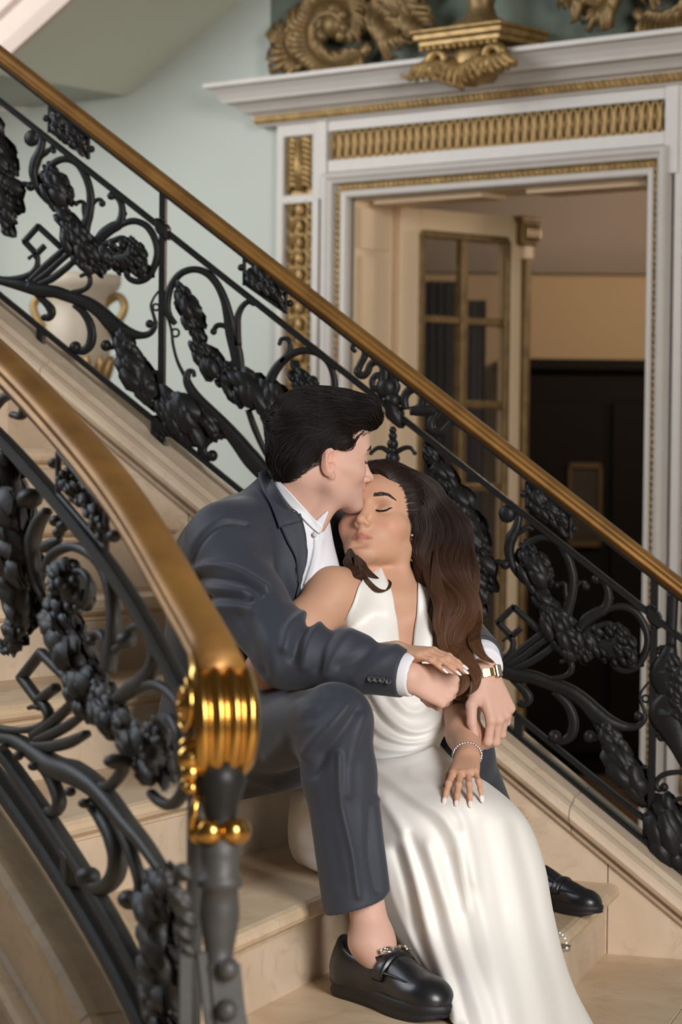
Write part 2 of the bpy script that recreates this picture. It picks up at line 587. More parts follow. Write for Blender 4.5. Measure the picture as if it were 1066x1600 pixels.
# pilaster strips left and right, with sunk gilded panels
for sgn in (-1, 1):
    c = UC + sgn * 0.893
    wi = 0.106
    m = MB()
    wbox(m, c - wi, c - 0.074, 0, 0.045, ZF, 2.47)
    wbox(m, c + 0.074, c + wi, 0, 0.045, ZF, 2.47)
    wbox(m, c - 0.075, c + 0.075, 0, 0.045, 2.155, 2.185)
    wbox(m, c - 0.075, c + 0.075, 0, 0.045, 2.41, 2.47)
    wbox(m, c - 0.075, c + 0.075, 0, 0.012, ZF, 2.42)
    wbox(m, c - 0.08, c + 0.08, 0, 0.05, ZF, ZF + 0.2)
    wpart(m, 'pilaster', 'white_paint')
    # gilded relief: upper acanthus block, lower long leaf drop
    rng = random.Random(5 + sgn)
    m = MB()
    wbox(m, c - 0.072, c + 0.072, 0.0, 0.016, 2.19, 2.405)
    for k in range(9):
        for s2 in (-1, 1):
            a = rng.uniform(0.2, 1.2)
            zc = 2.21 + 0.021 * k
            m.tube([W((c + s2 * 0.004, 0.03, zc)), W((c + s2 * 0.03, 0.042, zc + 0.02)), W((c + s2 * 0.058, 0.03, zc + 0.004)), W((c + s2 * 0.066, 0.02, zc - 0.016))],
                   [0.006, 0.011, 0.009, 0.004], 6)
    m.tube([W((c, 0.03, 2.2)), W((c + 0.006, 0.046, 2.29)), W((c, 0.036, 2.395))], [0.016, 0.022, 0.012], 7)
    wpart(m, 'gilt_relief', 'gold')
    m = MB()
    wbox(m, c - 0.072, c + 0.072, 0.0, 0.016, ZF + 0.2, 2.152)
    z = 2.13
    k = 0
    while z > ZF + 0.3:
        big = 1.0 if k % 3 else 1.35
        m.ball(W((c, 0.028, z)), (0.016 * big, 0.016, 0.028), 6, 5)
        for s2 in (-1, 1):
            m.tube([W((c + s2 * 0.008, 0.026, z + 0.022)), W((c + s2 * 0.032 * big, 0.038, z + 0.03)), W((c + s2 * 0.05, 0.03, z + 0.002)), W((c + s2 * 0.038, 0.02, z - 0.022))],
                   [0.006, 0.010, 0.008, 0.003], 6)
            m.ball(W((c + s2 * 0.058, 0.02, z - 0.02)), (0.009, 0.009, 0.011), 5, 4)
        z -= 0.062
        k += 1
    wpart(m, 'gilt_leaf_drop', 'gold')

# frieze block with guilloche of upright rings
m = MB()
wbox(m, U0 - 0.105, U1 + 0.105, 0, 0.042, 2.262, 2.305)
wbox(m, U0 - 0.105, U1 + 0.105, 0, 0.042, 2.415, 2.475)
wbox(m, U0 - 0.135, U0 - 0.083, 0, 0.05, ZT, 2.475)
wbox(m, U1 + 0.083, U1 + 0.135, 0, 0.05, ZT, 2.475)
wpart(m, 'frieze_frame', 'white_paint')
m = MB()
wbox(m, U0 - 0.083, U1 + 0.083, 0, 0.010, 2.304, 2.416)
wpart(m, 'frieze_ground', 'dark_gold')
nr = 40
me_ring = None
for k in range(nr):
    u = U0 - 0.062 + (U1 - U0 + 0.124) * k / (nr - 1)
    if me_ring is None:
        m = MB()
        a = np.arange(18) * 2 * math.pi / 18
        pts = [(0.0150 * math.copysign(abs(math.cos(t)) ** .75, math.cos(t)), 0.0, 0.053 * math.copysign(abs(math.sin(t)) ** .8, math.sin(t))) for t in a]
        m.tube(pts, 0.0055, 6, closed=True)
        m.tube([(0, 0, -0.03), (0, 0.004, 0), (0, 0, 0.03)], [0.002, 0.005, 0.002], 5)
        m.map(lambda v: WE * v[0] + WN * v[1] + np.array([0, 0, v[2]]))
        ro = m.build('frieze_ring', 'gold', doorcase)
        me_ring = ro.data
    else:
        ro = bpy.data.objects.new('frieze_ring', me_ring)
        COL.objects.link(ro)
        ro.parent = doorcase
    ro.matrix_parent_inverse = Matrix.Translation(doorcase.location).inverted()
    ro.location = W((u, 0.018, 2.360))
m = MB()
leafstrip(m, U0 - 0.075, U1 + 0.075, 0.012, 0.036, (0.016, 0.016, 0.007), lambda t: (t, 2.312))
wpart(m, 'frieze_leaf_border', 'gold')['kind'] = 'stuff'

# cornice with bead moulding
CL, CRR = -1.72, UC + (UC + 1.72)
cp = [(0.0, 2.455), (0.055, 2.455), (0.062, 2.462), (0.062, 2.468), (0.075, 2.500), (0.10, 2.505), (0.115, 2.520), (0.135, 2.535), (0.165, 2.540),
      (0.17, 2.552), (0.185, 2.572), (0.205, 2.590), (0.225, 2.596), (0.225, 2.612), (0.0, 2.63)]
m = MB()
rings = []
for kind in range(4):
    ring = []
    for o, z in cp:
        if kind == 0:
            ring.append(W((CL - o * 0.75, 0.0, z)))
        elif kind == 1:
            ring.append(W((CL - o * 0.75, o, z)))
        elif kind == 2:
            ring.append(W((CRR + o * 0.75, o, z)))
        else:
            ring.append(W((CRR + o * 0.75, 0.0, z)))
    rings.append(ring)
m.sweep(rings, smooth=False)
wpart(m, 'cornice', 'white_paint')
m = MB()
leafstrip(m, CL - 0.04, CRR + 0.04, 0.068, 0.023, (0.0105, 0.020, 0.018), lambda t: (t, 2.482))
wpart(m, 'bead_moulding', 'gold')['kind'] = 'stuff'

# ---- reveal, inner linings, the open glazed leaf and the room beyond
m = MB()
wbox(m, U0 - 0.02, U0 + 0.004, -0.25, -0.02, ZF, ZT)
wbox(m, U0 + 0.002, U0 + 0.012, -0.22, -0.05, 1.98, ZT - 0.03)
wbox(m, U0 + 0.002, U0 + 0.012, -0.21, -0.06, ZF + 0.3, 1.95)
wpart(m, 'reveal_lining', 'cream_paint')
m = MB()
wbox(m, U1 - 0.004, U1 + 0.02, -0.25, -0.02, ZF, ZT)
wbox(m, U1 - 0.012, U1, -0.21, -0.06, ZF + 0.3, 2.05)
wpart(m, 'reveal_lining', 'white_paint')
m = MB()
wbox(m, U0, U1, -0.25, -0.02, ZT - 0.004, ZT + 0.03)
wbox(m, U0 + 0.06, UC - 0.10, -0.22, -0.06, ZT - 0.02, ZT)
wbox(m, UC + 0.10, U1 - 0.06, -0.22, -0.06, ZT - 0.02, ZT)
wpart(m, 'head_lining', 'cream_paint')
# ------------------------------------------------------------------ glazed door leaf standing open
leaf = empty('door_2', tuple(W((U0 + 0.005, -0.25, ZF))), kind='structure')
LA = np.array([0.10, -0.65]) / math.hypot(0.10, 0.65)
LW = 0.657


def LF(v):
    """leaf frame: t along the leaf, n = thickness (towards the opening), z"""
    return W((U0 + 0.005 + LA[0] * v[0] - LA[1] * v[1], -0.25 + LA[1] * v[0] + LA[0] * v[1], v[2]))


def lpart(m, name, material, parent=leaf):
    o = m.build(name, material, parent)
    if parent is leaf:
        o.matrix_parent_inverse = Matrix.Translation(leaf.location).inverted()
    return o


LZ0, LZ1, GZ0, GZ1, GT0, GT1 = ZF + 0.02, 2.15, 0.42, 2.055, 0.105, 0.575
m = MB()
m.box((0, 0, LZ0), (GT0, 0.045, LZ1), 0.003, LF)
m.box((GT1, 0, LZ0), (LW, 0.045, LZ1), 0.003, LF)
m.box((GT0, 0, GZ1), (GT1, 0.045, LZ1), 0.0, LF)
m.box((GT0, 0, LZ0), (GT1, 0.045, GZ0), 0.0, LF)
m.box((GT0 + 0.03, 0.04, LZ0 + 0.12), (GT1 - 0.03, 0.055, GZ0 - 0.06), 0.004, LF)
lpart(m, 'leaf_frame', 'cream_paint')
m = MB()
for a, b, c, d in ((GT0 - 0.012, GT0 + 0.016, GZ0, GZ1), (GT1 - 0.016, GT1 + 0.012, GZ0, GZ1), (GT0, GT1, GZ1 - 0.016, GZ1 + 0.014), (GT0, GT1, GZ0 - 0.012, GZ0 + 0.016)):
    m.box((a, 0.036, c), (b, 0.056, d), 0.004, LF)
lpart(m, 'gilt_bead', 'dark_gold')
NR = 5
RH = (GZ1 - GZ0) / NR
m = MB()
tm = 0.5 * (GT0 + GT1)
m.box((tm - 0.017, 0.012, GZ0), (tm + 0.017, 0.05, GZ1), 0.004, LF)
for k in range(1, NR):
    m.box((GT0, 0.014, GZ0 + k * RH - 0.015), (GT1, 0.048, GZ0 + k * RH + 0.015), 0.004, LF)
lpart(m, 'glazing_bars', 'dark_gold')
for k in range(NR):
    for a, b in ((GT0 + 0.016, tm - 0.017), (tm + 0.017, GT1 - 0.016)):
        lpart(MB().box((a, 0.022, GZ0 + k * RH + 0.014), (b, 0.026, GZ0 + (k + 1) * RH - 0.014), 0, LF), 'pane', 'glass')
m = MB()
m.box((LW - 0.004, 0.030, LZ0), (LW + 0.028, 0.075, LZ1 - 0.16), 0.006, LF)
lpart(m, 'gilt_astragal', 'dark_gold')
m = MB()
m.box((LW - 0.035, 0.028, LZ1 - 0.11), (LW + 0.055, 0.085, LZ1 - 0.01), 0.008, LF)
for k in range(4):
    m.ball(LF((LW - 0.02 + 0.022 * k, 0.088, LZ1 - 0.06)), (0.012, 0.01, 0.035), 6, 5)
m.box((LW - 0.045, 0.024, LZ1 - 0.02), (LW + 0.065, 0.092, LZ1 + 0.006), 0.004, LF)
lpart(m, 'gilt_capital', 'dark_gold')
m = MB()
m.box((LW - 0.02, 0.02, LZ1 - 0.165), (LW + 0.035, 0.08, LZ1 - 0.11), 0.006, LF)
lpart(m, 'cream_block', 'cream_paint')

# ------------------------------------------------------------------ the room beyond
RF = np.array([-math.sin(_y), math.cos(_y), 0.0])
RB = np.array([-1.318, 6.0, 0.0])


def RM(v):
    """room frame: a along its back wall, b towards the viewer, z"""
    return RB + _rr * v[0] - RF * v[1] + np.array([0, 0, v[2]])


MB().box((-3.2, -0.2, ZF), (2.0, 0, 2.5), 0, RM).build('wall_room_back', 'room_wall', None, kind='structure')
m = MB()
m.sweep([[RM((a, 0.0, 2.085)), RM((a, 0.03, 2.10)), RM((a, 0.12, 2.25)), RM((a, 0.35, 2.45)), RM((a, 0.8, 2.6)), RM((a, 2.1, 2.66)), RM((a, 2.1, 2.9)), RM((a, 0.0, 2.9))] for a in (-3.2, 2.0)])
m.build('ceiling_room', 'room_cove', None, kind='structure')
MB().box((2.0, -0.2, ZF), (2.1, 1.8, 2.9), 0, RM).build('wall_room_right', 'room_wall', None, kind='structure')
MB().box((-3.3, -0.2, ZF), (-3.2, 2.2, 2.9), 0, RM).build('wall_room_left', 'room_wall', None, kind='structure')

cab = empty('panelled_cupboard', tuple(RM((0.3, 0.2, ZF))), label='dark panelled wall cupboard with moulded top against the back wall of the far room', category='cupboard')


def cpart(m, name, material='dark_wood'):
    o = m.build(name, material, cab)
    o.matrix_parent_inverse = Matrix.Translation(cab.location).inverted()
    return o


cpart(MB().box((-0.36, 0.0, ZF), (1.6, 0.30, 1.60), 0, RM), 'carcass')
cpart(MB().box((-0.40, 0.0, 1.60), (1.64, 0.36, 1.66), 0.015, RM), 'moulded_top')
for k in range(4):
    cpart(MB().box((-0.33 + 0.48 * k, 0.29, ZF + 0.1), (0.13 + 0.48 * k, 0.325, 1.46), 0.012, RM), 'door_panel')
pic = empty('framed_picture', tuple(RM((0.0, 0.33, 0.75))), label='small gilt framed picture in the dark room beyond the doorway', category='picture')
m = MB()
pa, pb, pz0, pz1 = -0.06, 0.11, 0.75, 1.16
for a, b, c, d in ((pa, pa + 0.022, pz0, pz1), (pb - 0.022, pb, pz0, pz1), (pa, pb, pz0, pz0 + 0.03), (pa, pb, pz1 - 0.03, pz1)):
    m.box((a, 0.33, c), (b, 0.35, d), 0.004, RM)
o = m.build('frame', 'old_gilt', pic)
o.matrix_parent_inverse = Matrix.Translation(pic.location).inverted()
o = MB().box((pa + 0.02, 0.33, pz0 + 0.02), (pb - 0.02, 0.338, pz1 - 0.02), 0, RM).build('canvas', 'picture', pic)
o.matrix_parent_inverse = Matrix.Translation(pic.location).inverted()


def curtain(a0, a1, b, ztop, label, seed):
    n = 46
    rows = []
    rng = random.Random(seed)
    ph = [rng.uniform(0, 6) for _ in range(3)]
    for z in np.linspace(ztop, ZF + 0.02, 8):
        row = []
        for k in range(n):
            t = k / (n - 1)
            row.append(RM((a0 + (a1 - a0) * t, b + 0.03 * math.sin(t * 26 + ph[0]) + 0.014 * math.sin(t * 55 + ph[1] + z), z)))
        for k in range(n - 1, -1, -1):
            t = k / (n - 1)
            row.append(RM((a0 + (a1 - a0) * t, b - 0.012 + 0.03 * math.sin(t * 26 + ph[0]) + 0.014 * math.sin(t * 55 + ph[1] + z), z)))
        rows.append(row)
    o = MB().sweep(rows).build('curtain', 'curtain', None, label=label, category='curtain', group='dark drapes in the far room')
    return o


curtain(-0.76, -0.60, 0.32, 2.03, 'left dark pleated drape seen through the glazed door', 3)
curtain(-0.57, -0.46, 0.32, 1.94, 'right dark pleated drape seen through the glazed door', 4)
# warm fill added to brighten the far room, unseen behind the wall
rl = bpy.data.lights.new('room_fill', 'POINT')
rl.energy = 60
rl.color = (1.0, 0.80, 0.60)
rl.shadow_soft_size = 0.15
rlo = bpy.data.objects.new('room_fill', rl)
COL.objects.link(rlo)
rlo.location = RM((0.55, 1.75, 2.15))

# ------------------------------------------------------------------ upper flight: soffit, landing underside, string
corner = W((-2.516, 0.0, 2.645))
sd = np.array([W((1, 0, 0)) - W((0, 0, 0))])[0]
SLP = 0.321 / 0.617
OW = 0.745
m = MB()
sof = lambda u, o, h: W((-2.516 + u, o, 2.645 + max(u, 0) * SLP + h))
m.add([sof(0, 0, 0), sof(0, OW, 0), sof(5, OW, 0), sof(5, 0, 0), sof(0, 0, .25), sof(0, OW, .25), sof(5, OW, .25), sof(5, 0, .25)],
      [(0, 1, 2, 3), (7, 6, 5, 4), (0, 4, 5, 1), (1, 5, 6, 2), (2, 6, 7, 3), (3, 7, 4, 0)], False)
m.build('ceiling_soffit', 'sage_soffit', None, kind='structure')
MB().box((-6.5, 0.0, 2.645), (-2.516, OW + 0.02, 2.9), 0, W).build('ceiling_landing', 'mint_wall', None, kind='structure')
m = MB()
sp = [(0.0, -0.02), (0.03, -0.02), (0.05, 0.03), (0.05, 0.10), (0.03, 0.11), (0.035, 0.135), (0.06, 0.15), (0.06, 0.34), (0.0, 0.40)]
m.sweep([[sof(u, OW + o, h) for o, h in sp] for u in (0.0, 5.0)], smooth=False)
m.sweep([[sof(u, OW + o, h) for o, h in sp] for u in (-3.5, 0.0)], smooth=False)
m.build('trim_1', 'pink_stone', None, kind='structure')

# ------------------------------------------------------------------ carved and gilded overdoor
def acanthus(m, path, r, rng, lobes=2, n=7):
    """a stem with curling leaf lobes on both sides; points in the wall frame (u, o, z)"""
    p = crom(path, n)
    rr = np.interp(np.linspace(0, 1, len(p)), np.linspace(0, 1, len(r)), r)
    m.tube([W(q) for q in p], rr, 7)
    for k in range(2, len(p) - 1):
        t = p[k] - p[k - 1]
        t /= np.linalg.norm(t)
        nrm = np.array([-t[2], 0, t[0]])
        for s2 in (-1, 1):
            L = rr[k] * rng.uniform(1.6, 3.0)
            c = p[k] + np.array([0, rr[k] * 0.6, 0])
            a = c + nrm * s2 * L * 0.6 + t * L * 0.3 + np.array([0, L * 0.25, 0])
            b = c + nrm * s2 * L * 0.95 + t * L * 0.8 + np.array([0, L * 0.05, 0])
            e = c + nrm * s2 * L * 0.75 + t * L * 1.15 - np.array([0, L * 0.1, 0])
            m.tube([W(c), W(a), W(b), W(e)], [rr[k] * 0.5, rr[k] * 0.55, rr[k] * 0.4, rr[k] * 0.15], 5)


def overdoor(sgn, name, label):
    rng = random.Random(11)
    root = empty(name, tuple(W((-0.61 + sgn * 0.72, 0.06, 2.75))), label=label, category='carving', group='gilded overdoor carvings')
    X = lambda u: -0.61 + sgn * (u)

    def part(m, nm, material='dark_gold'):
        o = m.build(nm, material, root)
        o.matrix_parent_inverse = Matrix.Translation(root.location).inverted()
    # big C volute with rim
    c = (0.74, 2.80)
    a = np.linspace(-2.6, 3.6, 26)
    rad = np.linspace(0.185, 0.055, 26)
    m = MB()
    acanthus(m, [(X(c[0] + rad[i] * math.cos(a[i])), 0.06, c[1] + rad[i] * math.sin(a[i]) * 0.9) for i in range(26)], [0.022, 0.034, 0.03, 0.022], rng, n=2)
    m.ball(W((X(c[0]), 0.08, c[1])), (0.05, 0.05, 0.05), 8, 6)
    for k in range(10):
        q = rng.uniform(0, 6.28)
        m.ball(W((X(c[0]) + 0.06 * math.cos(q), 0.09, c[1] + 0.06 * math.sin(q))), 0.024, 6, 5)
    part(m, 'volute')
    # outer leaf tip
    m = MB()
    acanthus(m, [(X(0.86), 0.05, 2.68), (X(0.95), 0.06, 2.70), (X(0.99), 0.06, 2.78), (X(1.0), 0.05, 2.84)], [0.02, 0.03, 0.026, 0.01], rng, n=5)
    part(m, 'leaf_tip')
    # spray of leaves towards the centre
    m = MB()
    acanthus(m, [(X(0.6), 0.06, 2.86), (X(0.52), 0.07, 2.81), (X(0.45), 0.07, 2.74), (X(0.40), 0.06, 2.76)], [0.02, 0.032, 0.026, 0.01], rng, n=6)
    acanthus(m, [(X(0.62), 0.06, 2.95), (X(0.50), 0.08, 2.94), (X(0.40), 0.08, 2.88), (X(0.32), 0.07, 2.84)], [0.02, 0.034, 0.028, 0.01], rng, n=6)
    acanthus(m, [(X(0.44), 0.06, 2.86), (X(0.36), 0.08, 2.79), (X(0.32), 0.07, 2.75)], [0.022, 0.028, 0.01], rng, n=6)
    part(m, 'leaf_spray')


overdoor(-1, 'overdoor_scroll', 'carved dark gilt acanthus scroll left of the gilt bracket above the doorway')
overdoor(1, 'overdoor_scroll', 'carved dark gilt acanthus scroll right of the gilt bracket above the doorway')

br = empty('overdoor_bracket', tuple(W((-0.61, 0.2, 2.55))), label='gilt bracket with small volutes and leaves in the middle of the cornice', category='bracket')


def bpart(m, nm, material='gold'):
    o = m.build(nm, material, br)
    o.matrix_parent_inverse = Matrix.Translation(br.location).inverted()


m = MB()
m.box((-0.80, 0.02, 2.655), (-0.42, 0.31, 2.68), 0.006, W)
m.box((-0.785, 0.02, 2.635), (-0.435, 0.295, 2.655), 0.004, W)
m.box((-0.81, 0.02, 2.68), (-0.41, 0.32, 2.692), 0.004, W)
for k in range(12):
    m.ball(W((-0.772 + 0.029 * k, 0.29, 2.628)), 0.011, 6, 5)
bpart(m, 'shelf')
m = MB()
m.lathe([(0.0, 2.69), (0.13, 2.692), (0.12, 2.71), (0.06, 2.74), (0.045, 2.78), (0.06, 2.83), (0.10, 2.90), (0.12, 3.0), (0.0, 3.0)], lambda v: W((-0.61 + v[0], 0.16 + v[1] * 0.9, v[2])), 18)
bpart(m, 'vase_foot', 'dark_gold')
m = MB()
m.tube([W((-0.61, 0.10, 2.62)), W((-0.61, 0.2, 2.58)), W((-0.61, 0.24, 2.52))], [0.11, 0.085, 0.05], 10)
for s2 in (-1, 1):
    a = np.linspace(0, 5.2, 16)
    m.tube([W((-0.61 + s2 * (0.115 + (0.045 - 0.006 * q) * math.cos(q)), 0.25, 2.585 + (0.045 - 0.006 * q) * math.sin(q))) for q in a], np.linspace(0.02, 0.014, 16), 6)
bpart(m, 'volute')
m = MB()
rng = random.Random(2)
for cu, L0 in ((-0.125, 0.075), (0.0, 0.115), (0.125, 0.075)):
    for k in range(-3, 4):
        u = -0.61 + cu + k * 0.016
        L = L0 * (1 - 0.09 * abs(k)) + rng.uniform(-.006, .006)
        sp_ = k * 0.012 + cu * 0.12
        m.tube([W((u, 0.235, 2.595)), W((u + sp_ * 0.4, 0.285, 2.595 - L * 0.45)), W((u + sp_ * 1.1, 0.272, 2.595 - L)), W((u + sp_ * 1.5, 0.30, 2.60 - L * 0.92))], [0.010, 0.015, 0.014, 0.006], 6)
    m.ball(W((-0.61 + cu, 0.275, 2.595 - L0 * 0.5)), (0.022, 0.022, 0.03), 8, 6)
bpart(m, 'leaf_skirt')

# ------------------------------------------------------------------ painted urn with gilt handles by the far wall
urn = empty('urn', (-2.32, 2.12, 0.9), label='cream urn with gilt handle and foot seen through the ironwork on the left', category='urn')


def upart(m, nm, material):
    o = m.build(nm, material, urn)
    o.matrix_parent_inverse = Matrix.Translation(urn.location).inverted()


UM = lambda v: np.array([-2.32 + v[0], 2.12 + v[1], v[2]])
upart(MB().lathe([(0.0, 1.40), (0.05, 1.41), (0.075, 1.44), (0.10, 1.50), (0.118, 1.58), (0.115, 1.66), (0.105, 1.71), (0.115, 1.75), (0.142, 1.785), (0.15, 1.80), (0.15, 1.83), (0.12, 1.835), (0.10, 1.80), (0.0, 1.78)], UM, 28), 'body', 'urn_cream')
upart(MB().lathe([(0.0, 1.33), (0.085, 1.335), (0.08, 1.36), (0.045, 1.375), (0.04, 1.40), (0.07, 1.435), (0.05, 1.44), (0.0, 1.43)], UM, 24), 'foot', 'gold')
for s2 in (-1, 1):
    upart(MB().tube([UM((s2 * x, 0, z)) for x, z in crom([(0.10, 1.73), (0.15, 1.755), (0.175, 1.72), (0.155, 1.67), (0.12, 1.63)], 5)], 0.015, 7), 'handle', 'gold')
m = MB()
for k in range(14):
    q = 2 * math.pi * k / 14
    c, s = math.cos(q), math.sin(q)
    m.tube([UM((r * c, r * s, z)) for r, z in ((0.06, 1.425), (0.098, 1.47), (0.118, 1.525), (0.124, 1.545))], [0.012, 0.018, 0.014, 0.004], 5)
upart(m, 'leaf_cup', 'gold')
upart(MB().box((-2.45, 1.99, -0.36), (-2.19, 2.25, 1.33), 0.01), 'pedestal', 'urn_cream')
# ------------------------------------------------------------------ wrought-iron balustrades
FY = 0.12                                   # plane of the far balustrade
RAIL0, RAIL1 = (-1.695, 2.278), (0.159, 0.895)
RS = (RAIL1[1] - RAIL0[1]) / (RAIL1[0] - RAIL0[0])


def rail_z(x):
    return RAIL0[1] + RS * (x - RAIL0[0])


def flat(px, py):
    """photo pixel -> (x, height under the handrail) in the plane of the far balustrade"""
    d = CF + (CR * (px - 533) + CU * (800 - py)) / FPX
    p = CAM + d * ((FY - CAM[1]) / d[1])
    return float(p[0]), float(p[2] - rail_z(p[0]))


PXM = 1.0 / 515.0


def map_far(v):
    return (v[0], FY + v[1], rail_z(v[0]) + v[2])


X_POST, X_POST1 = 0.090, -1.2235            # the two far posts
PANEL = X_POST - X_POST1


NSX = 1.65                                  # the near rail is pitched lower, its panels are longer


def map_near(v):
    s = S_POST + NSX * (v[0] - X_POST1)
    p, t, n = near_at(s)
    return (p[0] + n[0] * -v[1], p[1] + n[1] * -v[1], p[2] + v[2])


class Iron:
    """one motif drawn in the plane (x, out of plane, height under rail) and then bent onto a balustrade"""

    def __init__(s, name, seed=1, flat_=None, rs=None, pxm=None):
        s.name, s.m, s.rng = name, MB(), random.Random(seed)
        s.flat, s.RS, s.PXM = flat_ or flat, RS if rs is None else rs, pxm or PXM

    def bar(s, px, w, thick=0.016, n=6, ball=0.0, o=0.0):
        """flat bar along traced pixels; w = width(s) in pixels"""
        pts = crom([(*s.flat(*q), 0) for q in px], n)
        k = len(pts)
        ww = np.interp(np.linspace(0, 1, k), np.linspace(0, 1, len(np.atleast_1d(w))), np.atleast_1d(w)) * s.PXM * 0.5
        t = np.gradient(pts[:, :2], axis=0)
        # normal in true shape: undo the rail's shear
        tz = t[:, 1] + s.RS * t[:, 0]
        L = np.hypot(t[:, 0], tz) + 1e-9
        nx, nz = -tz / L, t[:, 0] / L
        rings = []
        for i in range(k):
            h = min(thick * 0.5, max(ww[i], 0.003))
            ring = []
            for a, b in ((-1, -.55), (-.6, -1), (.6, -1), (1, -.55), (1, .55), (.6, 1), (-.6, 1), (-1, .55)):
                dx = nx[i] * a * ww[i]
                dz = nz[i] * a * ww[i] - s.RS * dx
                ring.append((pts[i, 0] + dx, o + b * h, pts[i, 1] + dz))
            rings.append(ring)
        s.m.sweep(rings)
        if ball:
            s.ball(px[-1], ball, o)
        return s

    def straight(s, a, b, w, thick=0.016, o=0.0):
        n = 24
        return s.bar([(a[0] + (b[0] - a[0]) * t, a[1] + (b[1] - a[1]) * t) for t in np.linspace(0, 1, n)], w, thick, 1, 0, o)

    def ball(s, c, r, o=0.0, ry=None):
        x, h = s.flat(*c)
        r = r * s.PXM
        R = np.array([[1, 0, 0], [0, 1, 0], [-s.RS, 0, 1]])
        s.m.ball((x, o, h), (r, ry or r, r), 9, 6, R)
        return s

    def lump(s, x, h, r, kind, o):
        rng = s.rng
        if kind == 'berry':
            s.m.ball((x, o, h), r, 7, 5)
        else:
            # a curled leaf: keel raised, tip turned back
            a = rng.uniform(0, 6.28)
            ca, sa = math.cos(a), math.sin(a)
            L, Wd = r * 2.0, r * 1.15
            sg = 1 if o >= 0 else -1
            vs, fs = [], []
            for i, (f, wd, up) in enumerate(((-.5, .35, 0.0), (-.15, 1.0, .45), (.25, .85, .5), (.6, .12, -.1))):
                for j in (-1, -.4, .4, 1):
                    lx, ly = f * L, j * wd * Wd
                    lo = up * r + (0.35 * r if abs(j) < .5 else 0) * (1 if i in (1, 2) else .3)
                    vs.append((x + ca * lx - sa * ly, o + sg * lo, h + sa * lx + ca * ly - s.RS * (ca * lx - sa * ly) * 0))
            for i in range(3):
                for j in range(3):
                    fs.append((i * 4 + j, i * 4 + j + 1, i * 4 + j + 5, i * 4 + j + 4))
            n = len(vs)
            vs += [(v[0], v[1] - sg * 0.3 * r, v[2]) for v in vs]
            fs += [tuple(q + n for q in f[::-1]) for f in fs]
            s.m.add(vs, fs)

    def garland(s, px, r, dens=1.0, berry=0.5, size=1.0):
        """swag of berries and leaves along traced pixels"""
        pts = crom([(*s.flat(*q), 0) for q in px], 6)
        rr = np.interp(np.linspace(0, 1, len(pts)), np.linspace(0, 1, len(r)), r) * s.PXM
        s.m.tube([(p[0], 0, p[1]) for p in pts], rr * 0.62, 8, up=(0, 1, 0))
        L = np.concatenate([[0], np.cumsum(np.hypot(*np.diff(pts[:, :2], axis=0).T))])
        n = int(dens * 11 * (L[-1] / (rr.mean() + 1e-6) + 1.2))
        for _ in range(n):
            q = s.rng.uniform(0, L[-1])
            x, h, R = np.interp(q, L, pts[:, 0]), np.interp(q, L, pts[:, 1]), np.interp(q, L, rr)
            a = s.rng.uniform(0, 2 * math.pi)
            f = R * s.rng.uniform(0.55, 0.86)
            dx, dh = f * math.cos(a), 0.0
            i = min(len(pts) - 1, int(np.searchsorted(L, q)))
            t = pts[i, :2] - pts[max(0, i - 1), :2]
            t /= np.linalg.norm(t) + 1e-9
            o = math.sin(a) * R * 0.62
            x += -t[1] * f * math.cos(a)
            h += t[0] * f * math.cos(a)
            k = 'berry' if s.rng.random() < berry else 'leaf'
            s.lump(x, h, R * size * s.rng.uniform(0.22, 0.36) * (1.55 if k == 'leaf' else 0.9), k, o)
        return s

    def blob(s, c, r, berry=0.5, n=40, size=1.0):
        x, h = s.flat(*c)
        R = r * s.PXM
        s.m.ball((x, 0, h), (R * .75, R * .55, R * .75), 9, 7)
        for _ in range(n):
            a, b = s.rng.uniform(0, 6.28), math.asin(s.rng.uniform(-1, 1))
            s.lump(x + R * .82 * math.cos(a) * math.cos(b), h + R * .82 * math.sin(a) * math.cos(b), R * size * s.rng.uniform(.2, .3),
                   'berry' if s.rng.random() < berry else 'leaf', R * .6 * math.sin(b))
        return s


